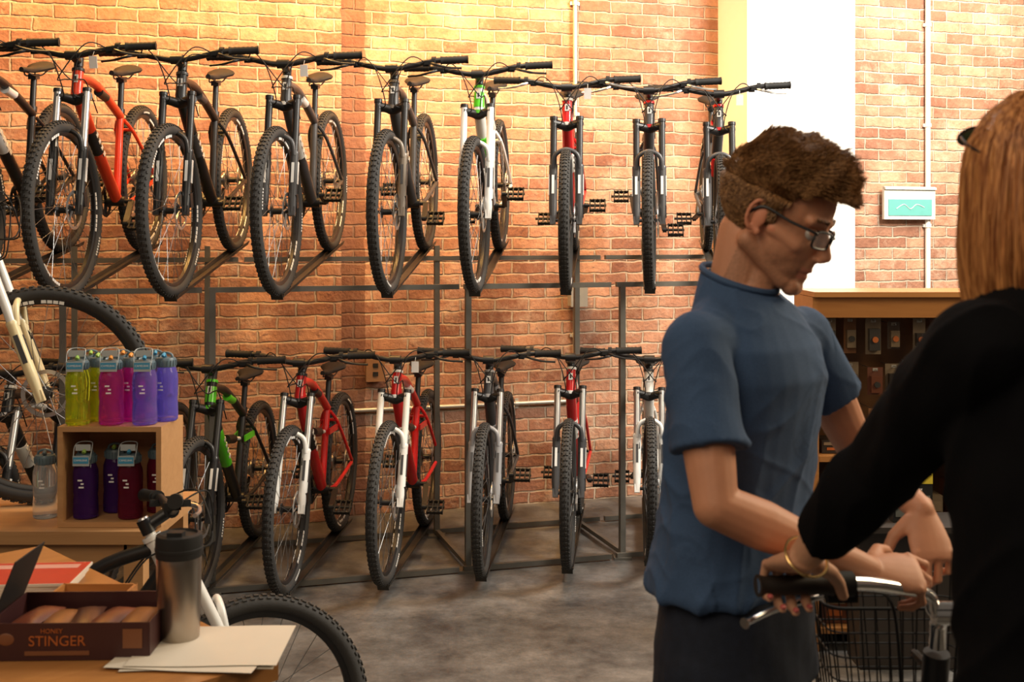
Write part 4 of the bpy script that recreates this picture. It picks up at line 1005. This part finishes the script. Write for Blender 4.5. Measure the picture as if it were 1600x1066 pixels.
for sgn,pp in((-1,Lp),(1,Rp)):
    g=MB(); a0=pp[5];a1=pp[6]; pts=[a0.lerp(a1,t/12) for t in range(13)]; g.path(pts,[.0185]+[.0160 if i%2 else .0152 for i in range(11)]+[.0175],14); make('grip',g,mat('dark_grip',(.018,.012,.009),.6),chb)
    l=MB(); q=a0.lerp(a1,-.18); ax=(a1-a0).normalized()
    l.path([q-ax*.012,q+ax*.012],.020,14); l.obox(q+V((0,.02,-.018)),ax*.025,(0,.014,0),(0,0,.014))
    l.path(catmull([q+V((0,.025,-.02)),q+ax*.04+V((0,.045,-.035)),q+ax*.11+V((0,.04,-.052)),q+ax*.165+V((0,-.0,-.058))],6),[.006]*18+[.009],10,1)
    make('brake_lever',l,[matteblack,chrome],chb)
    cbl=MB(); cbl.path(catmull([q+V((0,.03,-.02)),q+V((.06*-sgn,.10,-.04)),V((.72+.05*sgn,2.02,.99)),V((.72+.03*sgn,2.03,.76))],7),.003,6); make('brake_cable',cbl,matteblack,chb)
cf=MB(); cf.tube(head_b-V((0,-.005,.02)),head_t+V((0,-.002,.01)),.022,.022,16,0)
rear=V((1.62,1.60,.335)); bbp=V((1.20,1.765,.29)); stt=V((1.30,1.725,.70))
cf.path(catmull([head_t-V((0,-.01,.05)),head_t.lerp(stt,.5)+V((0,0,-.02)),stt],6),.017,12,0); cf.path(catmull([head_b+V((0,0,.02)),head_b.lerp(bbp,.5)+V((0,0,-.03)),bbp],6),.019,12,0); cf.tube(bbp,stt+V((.04,-.015,.17)),.015,.014,12,0)
rd=(rear-bbp).normalized(); sdv=V((-rd.y,rd.x,0)).normalized()
for y in(-1,1): cf.path([bbp+sdv*.02*y,rear+sdv*.06*y],.009,8,0); cf.path([stt,rear+sdv*.06*y],.008,8,0)
make('frame',cf,[black],cb_root,Ci)
fk=MB(); ax_=V((.72,2.17,.335))
for y in(-1,1): fk.path(catmull([head_b+V((y*.02,0,-.03)),V((.72+y*.055,2.02,.66)),V((.72+y*.06,2.09,.5)),ax_+V((y*.06,0,0))],5),.012,10)
fk.tube(head_b-V((0,0,.05)),head_b,.016,.016,12); make('fork',fk,[chrome],cb_root,Ci)
wheel('front_wheel',cb_root,Ci@Matrix.Translation(ax_)@Matrix.Rotation(pi/2,4,'Z'),.335,0)
wheel('rear_wheel',cb_root,Ci@Matrix.Translation(rear)@Matrix.Rotation(math.atan2(rd.y,rd.x),4,'Z'),.335,0,True)
ck=MB(); ck.path([bbp-sdv*.07,bbp+sdv*.07],.012,10); ck.bar(bbp+sdv*.07,bbp+sdv*.08+V((0,0,.165)),.013,.024,up=(1,0,0)); ck.bar(bbp-sdv*.07,bbp-sdv*.08-V((0,0,.165)),.013,.024,up=(1,0,0))
cko=make('crankset',ck,[blackm],cb_root,Ci)
Rr=Matrix.Rotation(math.atan2(rd.y,rd.x),4,'Z')
for sg_ in(1,-1): o=bpy.data.objects.new('pedal',pedal_mesh()); link(o,cko,Matrix.Translation(bbp+sdv*(.14*sg_)+V((0,0,.165*sg_)))@Rr)
sa=MB(); SPp=stt+V((.04,-.015,.18)); rs=[]
fr_=V((-rd.x,-rd.y,0)).normalized()
for i in range(12):
    t=i/11; x=.13-.26*t; w=.022 if t<.3 else .022+.08*((t-.3)/.7)**.8; w*= .8 if i in(0,11) else 1
    rs.append([SPp+fr_*x+sdv*(w*math.cos(q))+V((0,0,.03+.022*math.sin(q))) for q in [2*pi*j/14 for j in range(14)]])
sa.rings(rs); make('saddle',sa,[pads],cb_root,Ci)
bk=MB()
def rect(z,k):
    x0,x1,y0,y1=.72-.155*k,.72+.155*k,2.06,2.06+.22*k; r=.03; P_=[]
    for cx,cy,a0 in((x1-r,y1-r,0),(x0+r,y1-r,pi/2),(x0+r,y0+r,pi),(x1-r,y0+r,3*pi/2)):
        for j_ in range(5): an=a0+pi/2*j_/4; P_.append(V((cx+r*math.cos(an),cy+r*math.sin(an),z)))
    return P_+[P_[0]]
for i in range(6):
    z=.76+i*.044; bk.path(rect(z,.84+.16*i/5),.0035 if i in(0,5) else .0018,6)
ra=rect(.98,1.0); rb_=rect(.76,.84)
def resample(P_,n):
    L=[0]
    for i in range(1,len(P_)): L.append(L[-1]+(P_[i]-P_[i-1]).length)
    out=[]
    for k in range(n):
        s=L[-1]*k/n
        for i in range(1,len(P_)):
            if L[i]>=s: out.append(P_[i-1].lerp(P_[i],(s-L[i-1])/(L[i]-L[i-1]))); break
    return out
A1=resample(ra,40);B1=resample(rb_,40)
for p,q in zip(A1,B1): bk.path([p,q],.0016,5)
for k in range(6): x=.60+.048*k; bk.path([V((x,2.065,.76)),V((x,2.24,.76))],.0016,5)
bk.path([V((.72,2.0,.90)),V((.72,2.062,.90))],.008,8)
make('wire_basket',bk,matteblack,cb_root,Ci)

# ------------------------------------------------------------------ LIGHTS
def area(name,loc,target,size,power,col,sy=None,spread=None):
    l=bpy.data.lights.new(name,'AREA'); l.energy=power; l.color=col; l.shape='RECTANGLE'; l.size=size; l.size_y=sy or size
    if spread: l.spread=rad(spread)
    o=bpy.data.objects.new(name,l); COL.objects.link(o); o.location=loc; o.rotation_euler=(V(target)-V(loc)).to_track_quat('-Z','Y').to_euler(); return o
warm=(1,.51,.13)
area('warm_track_light',(-2.1,5.3,3.9),(-2.2,6.2,2.5),.4,85,warm)
area('warm_track_light',(-.9,5.6,3.9),(-1.0,6.6,2.5),.4,72,warm)
area('warm_track_light',(.0,5.9,3.9),(-.05,6.9,2.3),.4,58,(1,.53,.15),spread=120)
area('skylight',(3.4,4.6,4.0),(1.9,7.4,2.2),1.5,430,(1,.93,.82))
area('skylight',(3.6,6.6,4.0),(3.1,7.9,2.0),1.0,50,(1,.84,.58),spread=130)
area('daylight_window',(3.4,2.9,2.9),(.6,2.1,1.3),1.3,80,(1,.78,.50))
area('unseen_overhead_light',(-1.2,.2,3.6),(-.3,5.5,.8),2.4,54,(1,.80,.58))  # broad soft fill added above left of the camera, not a known lamp
area('unseen_overhead_light',(.3,4.2,3.9),(.2,5.4,.5),1.2,56,(1,.90,.80))
w=bpy.data.worlds.new('World'); scene.world=w; w.use_nodes=True; w.node_tree.nodes['Background'].inputs[0].default_value=(.8,.66,.54,1); w.node_tree.nodes['Background'].inputs[1].default_value=.12
scene.view_settings.view_transform='Standard'

# ------------------------------------------------------------------ CAMERA
cd=bpy.data.cameras.new('camera'); cam=bpy.data.objects.new('camera',cd); COL.objects.link(cam)
cam.location=(0,0,1.65); cam.rotation_euler=(pi/2,0,0); cd.sensor_width=36; cd.lens=40.5; cd.shift_y=-167/1600; cd.clip_start=.05
cd.dof.use_dof=True; cd.dof.focus_distance=5.4; cd.dof.aperture_fstop=7
scene.camera=cam
